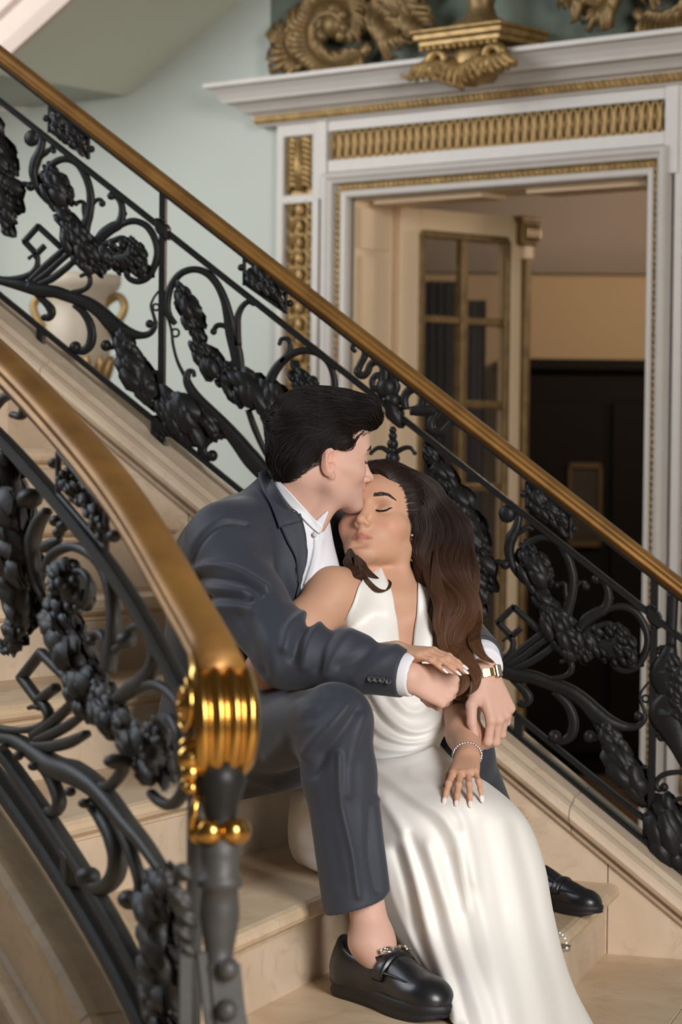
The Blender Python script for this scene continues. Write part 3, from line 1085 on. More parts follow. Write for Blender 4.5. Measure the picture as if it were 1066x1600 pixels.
def motif_right():
    """right half of a panel, traced where the photo shows it whole (x from the panel's centre to the post)"""
    M = []

    def I(name):
        q = Iron(name, len(M) + 3)
        M.append(q)
        return q
    q = I('rosette_frame')
    for a, b in (((77, 166), (77, 207)), ((138, 213), (138, 249)), ((77, 168), (138, 214)), ((77, 203), (138, 246))):
        q.straight(a, b, 5, 0.012)
    q.ball((72, 185), 5).ball((143, 233), 5)
    q = I('rosette')
    q.garland([(84, 192), (94, 199), (106, 206), (120, 218), (132, 228)], [13, 17, 18, 17, 13], 1.4, 0.25, 0.75)
    q = I('arch_ring')
    q.bar([(71, 279), (77, 262), (91, 251), (106, 249), (121, 256), (131, 270), (139, 290), (142, 312), (139, 335), (134, 352), (131, 370)], [8, 9, 9, 9, 10, 10, 12, 14, 15])
    q.bar([(136, 345), (132, 330), (131, 318), (126, 315), (119, 318)], [8, 6, 5], ball=4)
    q.bar([(138, 340), (143, 322), (149, 314), (157, 312), (160, 318)], [8, 6, 5], ball=5)
    q = I('leaf_stem')
    q.bar([(52, 216), (60, 210), (66, 218), (63, 236), (56, 252), (53, 270), (58, 292), (68, 310), (80, 322)], [6, 8, 9, 12, 14, 13, 9, 5, 3], 0.03)
    q.ball((50, 216), 12, ry=.012)
    q.bar([(62, 245), (70, 240), (78, 234), (84, 236)], [8, 7, 5], ball=4)
    q.ball((82, 230), 4)
    q = I('cornucopia')
    q.garland([(84, 276), (90, 300), (98, 328), (106, 350), (118, 372)], [22, 26, 16, 17, 22], 1.1, 0.45)
    q.blob((90, 288), 24, 0.7, 30)
    q = I('junction_leaves')
    q.blob((126, 384), 30, 0.25, 60, 1.1)
    q.blob((140, 402), 22, 0.3, 26)
    q = I('grape_swag')
    q.garland([(146, 396), (168, 404), (190, 408), (212, 404)], [18, 15, 20, 22], 1.1, 0.65)
    q.blob((213, 402), 24, 0.8, 34)
    q = I('round_ring')
    q.bar([(188, 353), (200, 347), (214, 346), (230, 354), (241, 371), (246, 392), (242, 414), (231, 433), (216, 440), (203, 436), (196, 428)], [7, 9, 9, 9, 9, 9, 8, 6])
    q.bar([(148, 386), (160, 368), (174, 357), (186, 350), (191, 336), (190, 320), (183, 309), (174, 306)], [12, 16, 15, 12, 9, 7, 6], ball=6)
    q.bar([(186, 344), (192, 336), (196, 334)], [5, 4], ball=3)
    q.bar([(160, 384), (178, 376), (192, 372), (199, 378)], [8, 8, 7], ball=7)
    q = I('key_bar')
    for a, b in (((37, 379), (61, 352)), ((59, 353), (96, 387)), ((38, 377), (58, 398)), ((56, 398), (70, 384))):
        q.straight(a, b, 8, 0.016)
    q.bar([(56, 396), (59, 406), (57, 418), (48, 428), (30, 435), (8, 437), (-12, 433)], [8, 7, 8, 8, 9, 9, 8])
    q.bar([(57, 404), (52, 399), (46, 403)], [5, 4], ball=3)
    q = I('stem_bars')
    q.bar([(46, 440), (66, 420), (86, 402), (106, 384)], [9, 9, 9, 7])
    q.bar([(52, 442), (74, 426), (94, 408), (114, 392)], [8, 9, 8, 7])
    q.bar([(56, 446), (80, 436), (102, 420), (122, 402)], [8, 10, 9, 7])
    q.bar([(-14, 436), (10, 441), (34, 446), (56, 452)], [8, 12, 16, 18], 0.03)
    q = I('acanthus_stem')
    q.bar([(44, 446), (64, 454), (86, 456), (110, 464), (136, 473), (158, 488), (178, 508), (200, 520), (220, 524), (234, 521), (242, 510), (240, 503)],
          [16, 18, 17, 16, 17, 18, 22, 16, 10, 8, 7, 6], 0.034)
    q.ball((234, 506), 6)
    for a in (70, 92, 118, 150):
        q.ball((a, 456 + max(0, a - 86) * .36), 6, 0.012)
    q.bar([(112, 458), (128, 454), (138, 447), (141, 436), (136, 428), (127, 431)], [8, 7, 7, 6, 5], ball=3)
    q.bar([(54, 456), (66, 468), (76, 478), (81, 488), (76, 496), (68, 496)], [8, 9, 12, 11, 9], ball=4)
    q.bar([(116, 476), (130, 488), (140, 504), (144, 522), (140, 540), (128, 549), (118, 543)], [8, 10, 12, 13, 11, 9], ball=9)
    q.bar([(160, 498), (170, 510), (177, 524), (180, 536), (174, 543), (166, 540)], [8, 8, 7, 7, 6], ball=8)
    q = I('hanging_leaf')
    q.garland([(196, 524), (203, 548), (211, 574), (222, 596), (236, 612)], [10, 17, 22, 27, 20], 1.3, 0.1, 1.25)
    q.bar([(228, 598), (236, 584), (246, 582), (248, 592)], [7, 6, 5], ball=4)
    q = I('tendril')
    a = np.linspace(0, 6.3, 14)
    q.bar([(244 + 5 * math.cos(t), 480 + 5 * math.sin(t)) for t in a], 3, 0.008, 2)
    q.bar([(248, 455), (240, 466), (236, 478), (240, 492), (244, 506)], [3, 3, 4, 5], 0.009)
    q = I('flower_drop')
    q.garland([(-66, 125), (-40, 160), (-14, 200), (4, 240), (12, 280), (13, 320), (8, 362)], [10, 16, 19, 20, 20, 17, 11], 1.1, 0.4, 1.1)
    q.bar([(28, 288), (40, 288), (48, 291)], [6, 8, 7], ball=7)
    return M


def flat_near(px, py):
    """photo pixel -> (pattern x, height under the handrail) on the curved near balustrade"""
    d = CF + (CR * (px - 533) + CU * (800 - py)) / FPX
    q = NEARC[:, :2] - CAM[:2]
    cr = q[:, 0] * d[1] - q[:, 1] * d[0]
    k = [i for i in range(len(cr) - 1) if cr[i] * cr[i + 1] <= 0]
    i = k[-1] if k else (0 if abs(cr[0]) < abs(cr[-1]) else len(cr) - 2)
    f = cr[i] / (cr[i] - cr[i + 1] + 1e-12)
    s = NEARS[i] + (NEARS[i + 1] - NEARS[i]) * f
    p = NEARC[i] + (NEARC[i + 1] - NEARC[i]) * f
    t = math.hypot(*(p[:2] - CAM[:2])) / math.hypot(d[0], d[1])
    return float(X_POST1 + (s - S_POST) / NSX), float(CAM[2] + d[2] * t - p[2])


def motif_near():
    """the half panel next to the newel, as the photo shows it from outside"""
    M = []

    def I(name):
        q = Iron(name, len(M) + 103, flat_near, -0.48 * NSX, 1 / 1040.0)
        M.append(q)
        return q
    q = I('rosette_frame')
    for a, b in (((91, 706), (91, 775)), ((166, 796), (166, 860)), ((91, 706), (166, 797)), ((91, 772), (166, 858))):
        q.straight(a, b, 7, 0.012)
    q.ball((85, 724), 9).ball((178, 838), 10)
    q = I('rosette')
    for c in ((107, 752), (120, 768), (134, 784), (149, 806), (156, 822)):
        q.blob(c, 17, 0.25, 12, 1.5)
    q = I('arch_ring')
    q.bar([(72, 892), (82, 868), (105, 855), (129, 858), (153, 876), (168, 903), (175, 936), (178, 968), (176, 995), (172, 1020), (168, 1048)], [14, 15, 15, 15, 15, 15, 16, 20, 26, 30])
    q.bar([(166, 1016), (163, 998), (155, 989), (146, 992), (144, 1001)], [14, 12, 10], ball=8)
    q.bar([(180, 1016), (190, 1008), (198, 1000)], [12, 10], ball=14)
    q.bar([(196, 992), (204, 982), (222, 979), (236, 1000), (241, 1032), (226, 1060), (204, 1078), (184, 1092)], [8, 10, 12, 13, 16, 22, 24, 18])
    q = I('leaf_stem')
    q.bar([(74, 798), (62, 814), (52, 842), (51, 880), (58, 912), (68, 934)], [14, 18, 20, 20, 14, 8], 0.03)
    q.ball((47, 779), 18, ry=.018)
    q.ball((88, 814), 10).ball((99, 822), 10).ball((92, 832), 9)
    q.bar([(70, 856), (84, 848), (94, 842)], [18, 16, 8])
    q = I('cornucopia')
    q.blob((112, 915), 36, 0.55, 42, 1.0)
    q.garland([(84, 924), (88, 950), (96, 980), (110, 1010), (118, 1046)], [14, 20, 28, 30, 32], 0.9, 0.25, 1.15)
    q.bar([(118, 892), (130, 894), (139, 910), (138, 934), (128, 950)], [9, 10, 10, 8])
    q = I('junction_leaves')
    q.blob((140, 1082), 38, 0.15, 46, 1.2)
    q.blob((170, 1110), 32, 0.2, 34, 1.2)
    q = I('grape_swag')
    q.garland([(168, 1120), (196, 1144), (222, 1166), (244, 1190)], [24, 24, 24, 26], 0.9, 0.5, 1.0)
    q.blob((224, 1188), 26, 0.7, 26)
    q.blob((252, 1148), 22, 0.6, 22)
    q.ball((222, 1188), 12, -0.03, .02)
    q = I('round_ring')
    q.bar([(216, 1078), (232, 1071), (250, 1072), (276, 1092), (291, 1130), (296, 1180), (290, 1230), (270, 1257), (250, 1252), (236, 1238)], [12, 14, 15, 15, 15, 15, 15, 15, 12])
    q.bar([(268, 1120), (282, 1146), (286, 1180), (280, 1210)], [14, 18, 18, 10], 0.02)
    q = I('key_bar')
    for a, b in (((33, 1060), (66, 1018)), ((64, 1019), (110, 1064)), ((33, 1057), (62, 1096)), ((59, 1096), (88, 1074))):
        q.straight(a, b, 15, 0.018)
    q.bar([(62, 1094), (72, 1106), (77, 1122), (66, 1134), (44, 1140), (18, 1141), (-14, 1136)], [13, 14, 13, 12, 12, 13])
    q.bar([(64, 1106), (54, 1104), (46, 1106)], [10, 7], ball=4)
    q = I('stem_bars')
    q.bar([(52, 1150), (76, 1134), (98, 1114), (118, 1092)], [15, 16, 15, 12])
    q.bar([(58, 1156), (84, 1146), (106, 1134), (126, 1120)], [14, 16, 15, 12])
    q.bar([(52, 1165), (80, 1166), (108, 1160), (136, 1146)], [16, 20, 18, 12])
    q = I('acanthus_stem')
    q.bar([(-20, 1150), (4, 1154), (30, 1160), (58, 1178), (86, 1198), (112, 1206), (140, 1222), (164, 1244), (196, 1284), (228, 1322), (262, 1372)], [20, 22, 24, 28, 34, 36, 32, 28, 24, 20, 16], 0.036)
    for a, b in ((22, 1166), (46, 1180), (70, 1196), (128, 1236), (150, 1254)):
        q.ball((a, b), 8, -0.016)
    q.bar([(118, 1198), (142, 1222), (166, 1230), (182, 1218), (192, 1200), (186, 1186), (176, 1186)], [18, 16, 15, 15, 15, 12], ball=7)
    q.bar([(58, 1188), (76, 1208), (88, 1234), (93, 1254), (86, 1268), (74, 1266)], [18, 18, 18, 18, 12], ball=5)
    q.bar([(140, 1252), (160, 1278), (176, 1308), (184, 1340), (180, 1368), (164, 1386), (144, 1386), (138, 1370)], [16, 20, 22, 22, 22, 20, 14], 0.03, ball=17)
    q.bar([(180, 1278), (200, 1318), (212, 1352), (220, 1384), (214, 1404), (202, 1406)], [14, 15, 15, 15, 12], 0.03, ball=15)
    q = I('hanging_leaf')
    q.garland([(262, 1366), (252, 1400), (248, 1440), (256, 1490), (252, 1540), (262, 1600)], [14, 24, 28, 30, 32, 30], 0.9, 0.1, 1.1)
    q = I('flower_drop')
    q.garland([(2, 712), (12, 760), (20, 820), (24, 880), (34, 936), (30, 976), (8, 1016)], [26, 34, 38, 36, 28, 20, 12], 0.8, 0.25, 1.1)
    q = I('ribbon_end')
    q.bar([(-10, 640), (6, 622), (24, 618), (38, 632), (34, 650), (20, 648)], [12, 14, 14, 13, 10], 0.03, ball=6)
    return M


def motif_left():
    """left half of a panel, traced between the post and the bow"""
    M = []

    def I(name):
        q = Iron(name, len(M) + 23)
        M.append(q)
        return q
    q = I('rosette_frame')
    for a, b in (((382, 402), (382, 446)), ((447, 450), (447, 490)), ((382, 404), (447, 452)), ((382, 442), (447, 488))):
        q.straight(a, b, 5, 0.012)
    q.ball((377, 418), 5).ball((453, 474), 5)
    q = I('rosette')
    q.garland([(389, 428), (400, 436), (414, 446), (428, 458), (441, 467)], [13, 17, 18, 17, 13], 1.4, 0.25, 0.75)
    q = I('arch_ring')
    q.bar([(274, 506), (264, 492), (262, 470), (268, 446), (282, 428), (302, 421), (322, 426), (338, 442), (350, 466), (357, 492), (362, 520), (370, 552), (374, 580)],
          [7, 9, 9, 9, 9, 9, 10, 10, 11, 14, 17, 18, 16])
    q.bar([(372, 540), (371, 514), (372, 494), (378, 480), (387, 472), (396, 474)], [10, 10, 8, 7, 6], ball=4)
    q.bar([(357, 512), (346, 508), (338, 510), (334, 518)], [7, 7, 6], ball=5)
    q = I('cornucopia')
    q.garland([(290, 466), (296, 492), (305, 518), (312, 544), (328, 566), (348, 586), (366, 600)], [20, 22, 13, 14, 20, 20, 22], 1.1, 0.45)
    q.blob((290, 474), 23, 0.7, 32)
    q = I('junction_leaves')
    q.blob((372, 604), 26, 0.25, 46, 1.1)
    q.garland([(376, 596), (396, 616), (414, 632), (432, 636), (452, 632)], [24, 30, 30, 24, 22], 1.2, 0.3, 1.0)
    q = I('round_ring')
    q.bar([(420, 600), (428, 582), (440, 566), (456, 553), (476, 548), (496, 552), (512, 564), (521, 584), (523, 606), (514, 628), (498, 642), (478, 646)], [14, 13, 11, 10, 9, 9, 9, 9, 9, 8, 6])
    q.bar([(440, 566), (450, 552), (454, 540), (450, 530), (440, 530), (437, 537)], [9, 7, 6, 5], ball=3)
    q.ball((462, 570), 7)
    q.blob((478, 600), 24, 0.8, 34)
    q = I('stem_bars')
    q.bar([(388, 640), (398, 668), (410, 696), (424, 724)], [8, 9, 8, 7])
    q.bar([(414, 640), (416, 664), (420, 690), (430, 722)], [8, 8, 8, 7])
    q.bar([(432, 640), (430, 664), (430, 690), (436, 722)], [7, 8, 8, 7])
    q = I('acanthus_stem')
    q.bar([(304, 589), (302, 581), (295, 581), (292, 592), (297, 606), (310, 624), (330, 644), (350, 664), (372, 690), (394, 718), (420, 744), (452, 756), (480, 770)],
          [5, 6, 8, 10, 12, 14, 15, 16, 20, 24, 22, 18, 14], 0.034)
    q.bar([(296, 620), (284, 617), (270, 620), (262, 634), (256, 650)], [6, 7, 8, 9])
    q.bar([(372, 688), (352, 680), (336, 682), (322, 690), (316, 702), (322, 714), (332, 712)], [10, 10, 12, 13, 13, 10], ball=8)
    for a, b in ((318, 640), (344, 668), (372, 696), (398, 724)):
        q.ball((a, b), 7, 0.012)
    q = I('hanging_leaf')
    q.garland([(254, 656), (276, 650), (300, 652), (322, 656), (340, 664)], [14, 24, 25, 18, 10], 1.3, 0.1, 1.25)
    q = I('tendril')
    q.bar([(262, 496), (268, 516), (271, 540), (278, 566), (290, 590)], [3, 4, 4, 5], 0.009)
    a = np.linspace(0, 6.3, 14)
    q.bar([(274 + 6 * math.cos(t), 520 + 6 * math.sin(t)) for t in a], 3, 0.008, 2)
    q = I('flower_drop')
    q.garland([(560, 650), (545, 690), (530, 730), (520, 770), (512, 800)], [10, 16, 19, 17, 11], 1.1, 0.4, 1.1)
    return M


def motif_centre():
    M = []

    def I(name):
        q = Iron(name, len(M) + 43)
        M.append(q)
        return q
    q = I('bow_ribbon')
    q.bar([(556, 550), (551, 544), (554, 538), (562, 537), (569, 544), (570, 556), (563, 570), (559, 581), (566, 587), (574, 582), (579, 570), (588, 565), (598, 570), (602, 584), (600, 598)],
          [5, 6, 6, 7, 8, 9, 9, 10, 10, 9, 9, 10, 11, 12, 12], 0.03)
    q.bar([(600, 598), (592, 586), (583, 592), (583, 604), (594, 610), (606, 604)], [9, 8, 8, 8], 0.026)
    q.bar([(594, 580), (610, 582), (616, 592), (620, 604), (614, 616), (606, 614)], [8, 9, 10, 10], 0.026)
    q.bar([(634, 640), (632, 622), (640, 610), (654, 608), (662, 620), (656, 636), (642, 642)], [10, 11, 11, 10, 10], 0.03)
    q.bar([(642, 642), (660, 642), (676, 640), (684, 630), (682, 644), (674, 658), (676, 672), (690, 676), (702, 664), (714, 656), (722, 664)],
          [12, 14, 13, 10, 9, 10, 10, 10, 9, 8, 6], 0.03, ball=5)
    q = I('bow_knot')
    q.ball((604, 606), 15, 0, 0.02).ball((614, 626), 12, 0, 0.02)
    x, h = flat(617, 645)
    q.m.box((x - 0.022, -0.022, h - 0.028), (x + 0.022, 0.022, h + 0.024), 0.006)
    q.m.box((x - 0.030, -0.012, h - 0.012), (x + 0.034, 0.012, h + 0.010), 0.005)
    q = I('finial')
    for a, b, r in ((614, 672, 5), (614, 681, 6), (614, 694, 8), (614, 704, 6), (614, 716, 10), (614, 732, 12)):
        q.ball((a, b), r)
    q.bar([(608, 706), (598, 700), (588, 701), (580, 708)], [7, 6, 4], ball=3)
    q.bar([(620, 706), (632, 700), (642, 700), (648, 708)], [7, 6, 4], ball=3)
    q.garland([(614, 736), (612, 760), (610, 790)], [14, 20, 14], 1.2, 0.3)
    return M


def handrail_profile(w=0.036, h=0.029):
    # (across, height) of the brass rail
    return [(-w * .45, -h), (-w * .55, -h * .55), (-w * .95, -h * .5), (-w, -h * .2), (-w * .86, -h * .08), (-w * .86, h * .15), (-w, h * .3), (-w * .92, h * .62), (-w * .55, h * .92), (0, h),
            (w * .55, h * .92), (w * .92, h * .62), (w, h * .3), (w * .86, h * .15), (w * .86, -h * .08), (w, -h * .2), (w * .95, -h * .5), (w * .55, -h * .55), (w * .45, -h)]


HB = {'mid': -0.123, 'low1': -0.640, 'low2': -0.695}


def balustrade(name, label, mapping, motifs, x0, x1, posts, iron, brass, offsets, rw=0.030, rh=0.025, thick=1.0, sx=1.0):
    root = empty(name, mapping((x1, 0, -0.7)), label=label, category='balustrade')

    def part(m, nm, material):
        o = m.build(nm, material, root)
        o.matrix_parent_inverse = Matrix.Translation(root.location).inverted()
        return o
    n = max(2, int((x1 - x0) / 0.03))
    xs = np.linspace(x0, x1, n)
    pr = handrail_profile(rw, rh)
    part(MB().sweep([[mapping((x, a, b)) for a, b in pr] for x in xs]), 'handrail', brass)
    part(MB().sweep([[mapping((x, a, b)) for a, b in ((-.012, -.034), (-.012, -.024), (.012, -.024), (.012, -.034))] for x in xs], smooth=False), 'rail_core', iron)
    for key, nm, w, h in (('mid', 'middle_rail', 0.013, 0.009), ('low1', 'lower_rail', 0.013, 0.0075), ('low2', 'bottom_rail', 0.019, 0.011)):
        z = HB[key]
        part(MB().sweep([[mapping((x, a * w, z + b * h)) for a, b in ((-1, -1), (-1, .6), (-.6, 1), (.6, 1), (1, .6), (1, -1))] for x in xs], smooth=False), nm, iron)
    for x in posts:
        m = MB()
        m.sweep([[mapping((x + a * 0.0085 / sx, b * 0.0085, h)) for a, b in ((-1, -1), (1, -1), (1, 1), (-1, 1))] for h in np.linspace(-0.72, -0.02, 10)], smooth=False)
        for h in (HB['mid'], HB['low1'], HB['low2']):
            m.add([mapping(v) for v in MB().box((x - 0.018 / sx, -0.02, h - 0.02), (x + 0.018 / sx, 0.02, h + 0.02), 0.006).v], MB().box((0, 0, 0), (1, 1, 1), 0.1).f, False)
            for a, b in ((0.024, 0), (-0.024, 0), (0, -0.024), (0, 0.026)):
                m.add([mapping(v) for v in MB().ball((x + a / sx, 0, h + b), (0.010 / sx, 0.014, 0.010), 7, 5).v], MB().ball((0, 0, 0), 1, 7, 5).f)
        part(m, 'post', iron)
    k = 0
    for x in np.arange(x0 + 0.12, x1, 0.33):
        m = MB()
        m.add([mapping(v) for v in MB().box((x - 0.010, -0.014, HB['low2']), (x + 0.010, 0.014, HB['low1']), 0.003).v], MB().box((0, 0, 0), (1, 1, 1), 0.1).f, False)
        part(m, 'rail_block', iron)
    for M, off in offsets:
        for q in motifs[M]:
            mm = MB()
            vs = [mapping((v[0] + off, v[1] * thick, v[2])) for v in q.m.v]
            mm.add(vs, q.m.f)
            part(mm, q.name, iron)
    return root, part


MOT = {'R': motif_right(), 'L': motif_left(), 'C': motif_centre(), 'N': motif_near()}
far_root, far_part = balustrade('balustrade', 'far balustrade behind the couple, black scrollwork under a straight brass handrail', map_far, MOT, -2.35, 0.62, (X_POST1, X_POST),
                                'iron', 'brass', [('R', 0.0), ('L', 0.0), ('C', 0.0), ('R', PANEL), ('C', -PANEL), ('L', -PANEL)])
# start of the next panel to the right of the post: leafy baluster, small scroll and oval leaf
nx = []
q = Iron('leafy_baluster', 71)
q.bar([(1052, 925), (1050, 970), (1049, 1010)], [14, 14, 13], 0.02)
q.bar([(1049, 1008), (1044, 1030), (1040, 1050), (1050, 1070), (1060, 1084), (1050, 1098), (1042, 1116), (1052, 1140), (1064, 1168), (1076, 1196)], [14, 26, 40, 44, 24, 40, 46, 34, 24, 18], 0.04)
q.bar([(1044, 1024), (1040, 1014), (1033, 1012), (1029, 1018)], [7, 7, 6], ball=4)
q.bar([(1046, 1138), (1040, 1152), (1032, 1154), (1029, 1146)], [8, 7, 6], ball=5)
q.garland([(1058, 1030), (1062, 1060), (1060, 1100), (1066, 1130)], [12, 16, 16, 12], 1.2, 0.2, 1.1)
nx.append(q)
q = Iron('small_scroll', 72)
q.bar([(1096, 1222), (1074, 1208), (1052, 1207), (1034, 1212), (1025, 1224), (1030, 1234), (1038, 1230)], [6, 6, 7, 7, 7, 6], ball=6)
nx.append(q)
q = Iron('oval_leaf', 73)
q.bar([(1086, 1252), (1062, 1248), (1040, 1262), (1027, 1290), (1024, 1320), (1034, 1350), (1056, 1372)], [5, 6, 7, 8, 8, 7], 0.03)
q.garland([(1062, 1268), (1052, 1296), (1048, 1326), (1060, 1356)], [18, 26, 28, 20], 1.3, 0.1, 1.2)
nx.append(q)
for q in nx:
    far_part(MB().add([map_far(v) for v in q.m.v], q.m.f), q.name, 'iron')

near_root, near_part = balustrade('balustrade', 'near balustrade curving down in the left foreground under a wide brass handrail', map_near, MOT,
                                  X_POST1 - 1.75, X_POST1 + 0.066, (X_POST1 - 0.003,), 'iron_near_lit', 'brass', [('N', 0.0), ('C', -PANEL), ('L', -PANEL)], 0.032, 0.027, 1.2, NSX)

# ------------------------------------------------------------------ brass scroll end and newel at the foot of the near balustrade
pe, te, ne = near_at(S_POST + 0.105)
ZE = pe[2]


def vm(v):
    """v = (along the rail, across (+ = far side), z)"""
    return np.array([pe[0], pe[1], 0]) + np.array([te[0], te[1], 0.0]) * v[0] - np.array([ne[0], ne[1], 0]) * v[1] + np.array([0, 0, ZE + (v[2] - ZE) * 0.88])


def fluted(path, widths, hs, name, material):
    """a band with four round flutes across, following (along, z) points"""
    p = crom(path, 5)
    w = np.interp(np.linspace(0, 1, len(p)), np.linspace(0, 1, len(widths)), widths)
    h = np.interp(np.linspace(0, 1, len(p)), np.linspace(0, 1, len(hs)), hs)
    t = np.gradient(p, axis=0)
    t /= np.linalg.norm(t, axis=1)[:, None] + 1e-9
    rings = []
    for i in range(len(p)):
        nx_, nz_ = -t[i, 1], t[i, 0]
        ring = []
        for k in range(33):
            a = -1 + 2 * k / 32
            o = h[i] * (0.55 + 0.45 * abs(math.sin(a * 2 * math.pi))) * (1 - 0.25 * a * a)
            ring.append(vm((p[i, 0] + nx_ * o, a * w[i], p[i, 1] + nz_ * o)))
        for a in (1.0, 0.3, -0.3, -1.0):
            ring.append(vm((p[i, 0] - nx_ * h[i] * 0.5, a * w[i] * 0.96, p[i, 1] - nz_ * h[i] * 0.5)))
        rings.append(ring)
    return near_part(MB().sweep(rings), name, material)


fluted([(-0.10, ZE + 0.040), (-0.05, ZE + 0.016), (-0.008, ZE - 0.008), (0.020, ZE - 0.046), (0.026, ZE - 0.090), (0.018, ZE - 0.130), (0.000, ZE - 0.160)],
       [0.026, 0.034, 0.043, 0.045, 0.044, 0.040, 0.030], [0.006, 0.014, 0.021, 0.022, 0.020, 0.016, 0.008], 'scroll_end', 'brass_bright')
for s2 in (-1,):
    m = MB()
    a = np.linspace(1.3, 1.3 - 10.6, 60)
    r = np.linspace(0.040, 0.011, 60)
    m.tube([vm((-0.012 + r[i] * 0.9 * math.cos(a[i]), s2 * (0.046 + 0.004 * i / 60), ZE - 0.052 + r[i] * 1.1 * math.sin(a[i]))) for i in range(60)], np.linspace(0.0052, 0.0046, 60), 8)
    m.ball(vm((-0.012, s2 * 0.050, ZE - 0.052)), 0.009, 9, 7)
    near_part(m, 'side_spiral', 'brass_bright')
    m = MB()
    for x, z, r_ in ((-0.006, -0.112, .014), (0.004, -0.128, .018), (-0.014, -0.130, .013), (0.006, -0.150, .014), (-0.004, -0.168, .011), (0.012, -0.172, .009), (-0.02, -0.118, .010)):
        m.ball(vm((x, s2 * 0.043, ZE + z)), (r_, r_ * .9, r_), 8, 6)
    near_part(m, 'gilt_flower', 'brass_bright')
m = MB()
m.lathe([(0.0, ZE - 0.13), (0.030, ZE - 0.135), (0.034, ZE - 0.165), (0.025, ZE - 0.20), (0.020, ZE - 0.225), (0.024, ZE - 0.235), (0.0, ZE - 0.24)], lambda v: vm((v[0], v[1], v[2])), 20)
near_part(m, 'newel_neck', 'iron')
m = MB()
for k in range(5):
    q = 2 * math.pi * k / 5 + 0.5
    m.ball(vm((0.022 * math.cos(q), 0.026 * math.sin(q), ZE - 0.238 - 0.004 * (k % 2))), (0.0185, 0.0185, 0.0185), 12, 8)
near_part(m, 'gilt_ball_ring', 'brass_bright')
m = MB()
m.tube([vm((0.0, -0.030, ZE - 0.18)), vm((0.004, -0.036, ZE - 0.205)), vm((0.006, -0.040, ZE - 0.235))], [0.004, 0.006, 0.005], 7)
near_part(m, 'gilt_stem', 'brass_bright')
m = MB()
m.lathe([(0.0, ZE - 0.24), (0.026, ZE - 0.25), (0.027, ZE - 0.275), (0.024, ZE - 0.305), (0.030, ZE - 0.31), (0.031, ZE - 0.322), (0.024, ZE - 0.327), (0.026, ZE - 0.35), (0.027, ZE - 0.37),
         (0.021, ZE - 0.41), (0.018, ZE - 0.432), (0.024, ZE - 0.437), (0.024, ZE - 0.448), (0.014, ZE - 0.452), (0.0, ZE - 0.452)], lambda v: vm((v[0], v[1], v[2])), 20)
near_part(m, 'newel_turning', 'iron_near_lit')
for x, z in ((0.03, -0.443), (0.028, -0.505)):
    near_part(MB().ball(vm((x, 0.004, ZE + z)), 0.015, 9, 7), 'newel_boss', 'iron_near_lit')


def strap(pts, w, name):
    p = crom(pts, 6)
    rings = []
    for q in p:
        rings.append([vm((q[0] + a * 0.006, q[1] + b * w, q[2])) for a, b in ((-1, -1), (1, -1), (1, 1), (-1, 1))])
    near_part(MB().sweep(rings, smooth=False), name, 'iron_near_lit')


strap([(0.012, 0.004, ZE - 0.44), (0.016, 0.012, ZE - 0.52), (0.024, 0.028, ZE - 0.60), (0.034, 0.045, ZE - 0.68), (0.036, 0.05, ZE - 0.80)], 0.021, 'newel_strap')
strap([(0.006, -0.026, ZE - 0.42), (0.010, -0.016, ZE - 0.52), (0.012, -0.004, ZE - 0.60), (0.012, -0.012, ZE - 0.68), (0.010, -0.03, ZE - 0.80)], 0.006, 'newel_bar')
strap([(0.0, -0.046, ZE - 0.42), (0.0, -0.046, ZE - 0.60), (0.0, -0.046, ZE - 0.80)], 0.008, 'newel_bar')
m = MB()
for (a, b), r_ in zip(((-0.052, -0.345), (-0.046, -0.37), (-0.05, -0.392), (-0.044, -0.415), (-0.058, -0.335), (-0.05, -0.30)), (.016, .014, .012, .009, .012, .012)):
    m.ball(vm((0.0, a, ZE + b)), (r_, r_ * .8, r_ * 1.1), 8, 6)
    m.tube([vm((0.006, a - .012, ZE + b + .012)), vm((0.014, a, ZE + b)), vm((0.006, a + .012, ZE + b - .012))], [0.003, 0.006, 0.003], 6)
near_part(m, 'newel_leaf', 'iron_near_lit')
m = MB()
q = np.linspace(0, 3.6, 14)
m.tube([vm((0.004, -0.02 - 0.024 * math.cos(t), ZE - 0.63 + 0.034 * math.sin(t))) for t in q], 0.006, 7)
near_part(m, 'newel_curl', 'iron_near_lit')
# stone block under the newel
m = MB()
m.box((-0.10, -0.10, 0.0), (0.11, 0.10, 0.12), 0.01, lambda v: vm((v[0], v[1], ZE + (v[2] - ZE) / 0.88)))
m.build('newel_block', 'marble_curb', staircase)
# ------------------------------------------------------------------ implicit modelling: smooth unions polygonised by surface nets
def v3(*a):
    return np.array(a, float)


def smin(a, b, k):
    if k <= 0:
        return np.minimum(a, b)
    h = np.maximum(k - np.abs(a - b), 0.0) / k
    return np.minimum(a, b) - h * h * k * 0.25


class Cone:
    """round cone between two joints"""

    def __init__(s, a, b, ra, rb, k=0.01, sub=False, fn=None):
        s.a, s.b, s.ra, s.rb, s.k, s.sub, s.fn = np.array(a, float), np.array(b, float), ra, rb, k, sub, fn

    def d(s, p):
        ba = s.b - s.a
        t = np.clip(((p - s.a) @ ba) / (ba @ ba + 1e-12), 0, 1)
        q = p - s.a - t[:, None] * ba
        r = s.ra + (s.rb - s.ra) * t
        if s.fn is not None:
            r = r + s.fn(t, q, p)
        return np.sqrt((q * q).sum(1)) - r


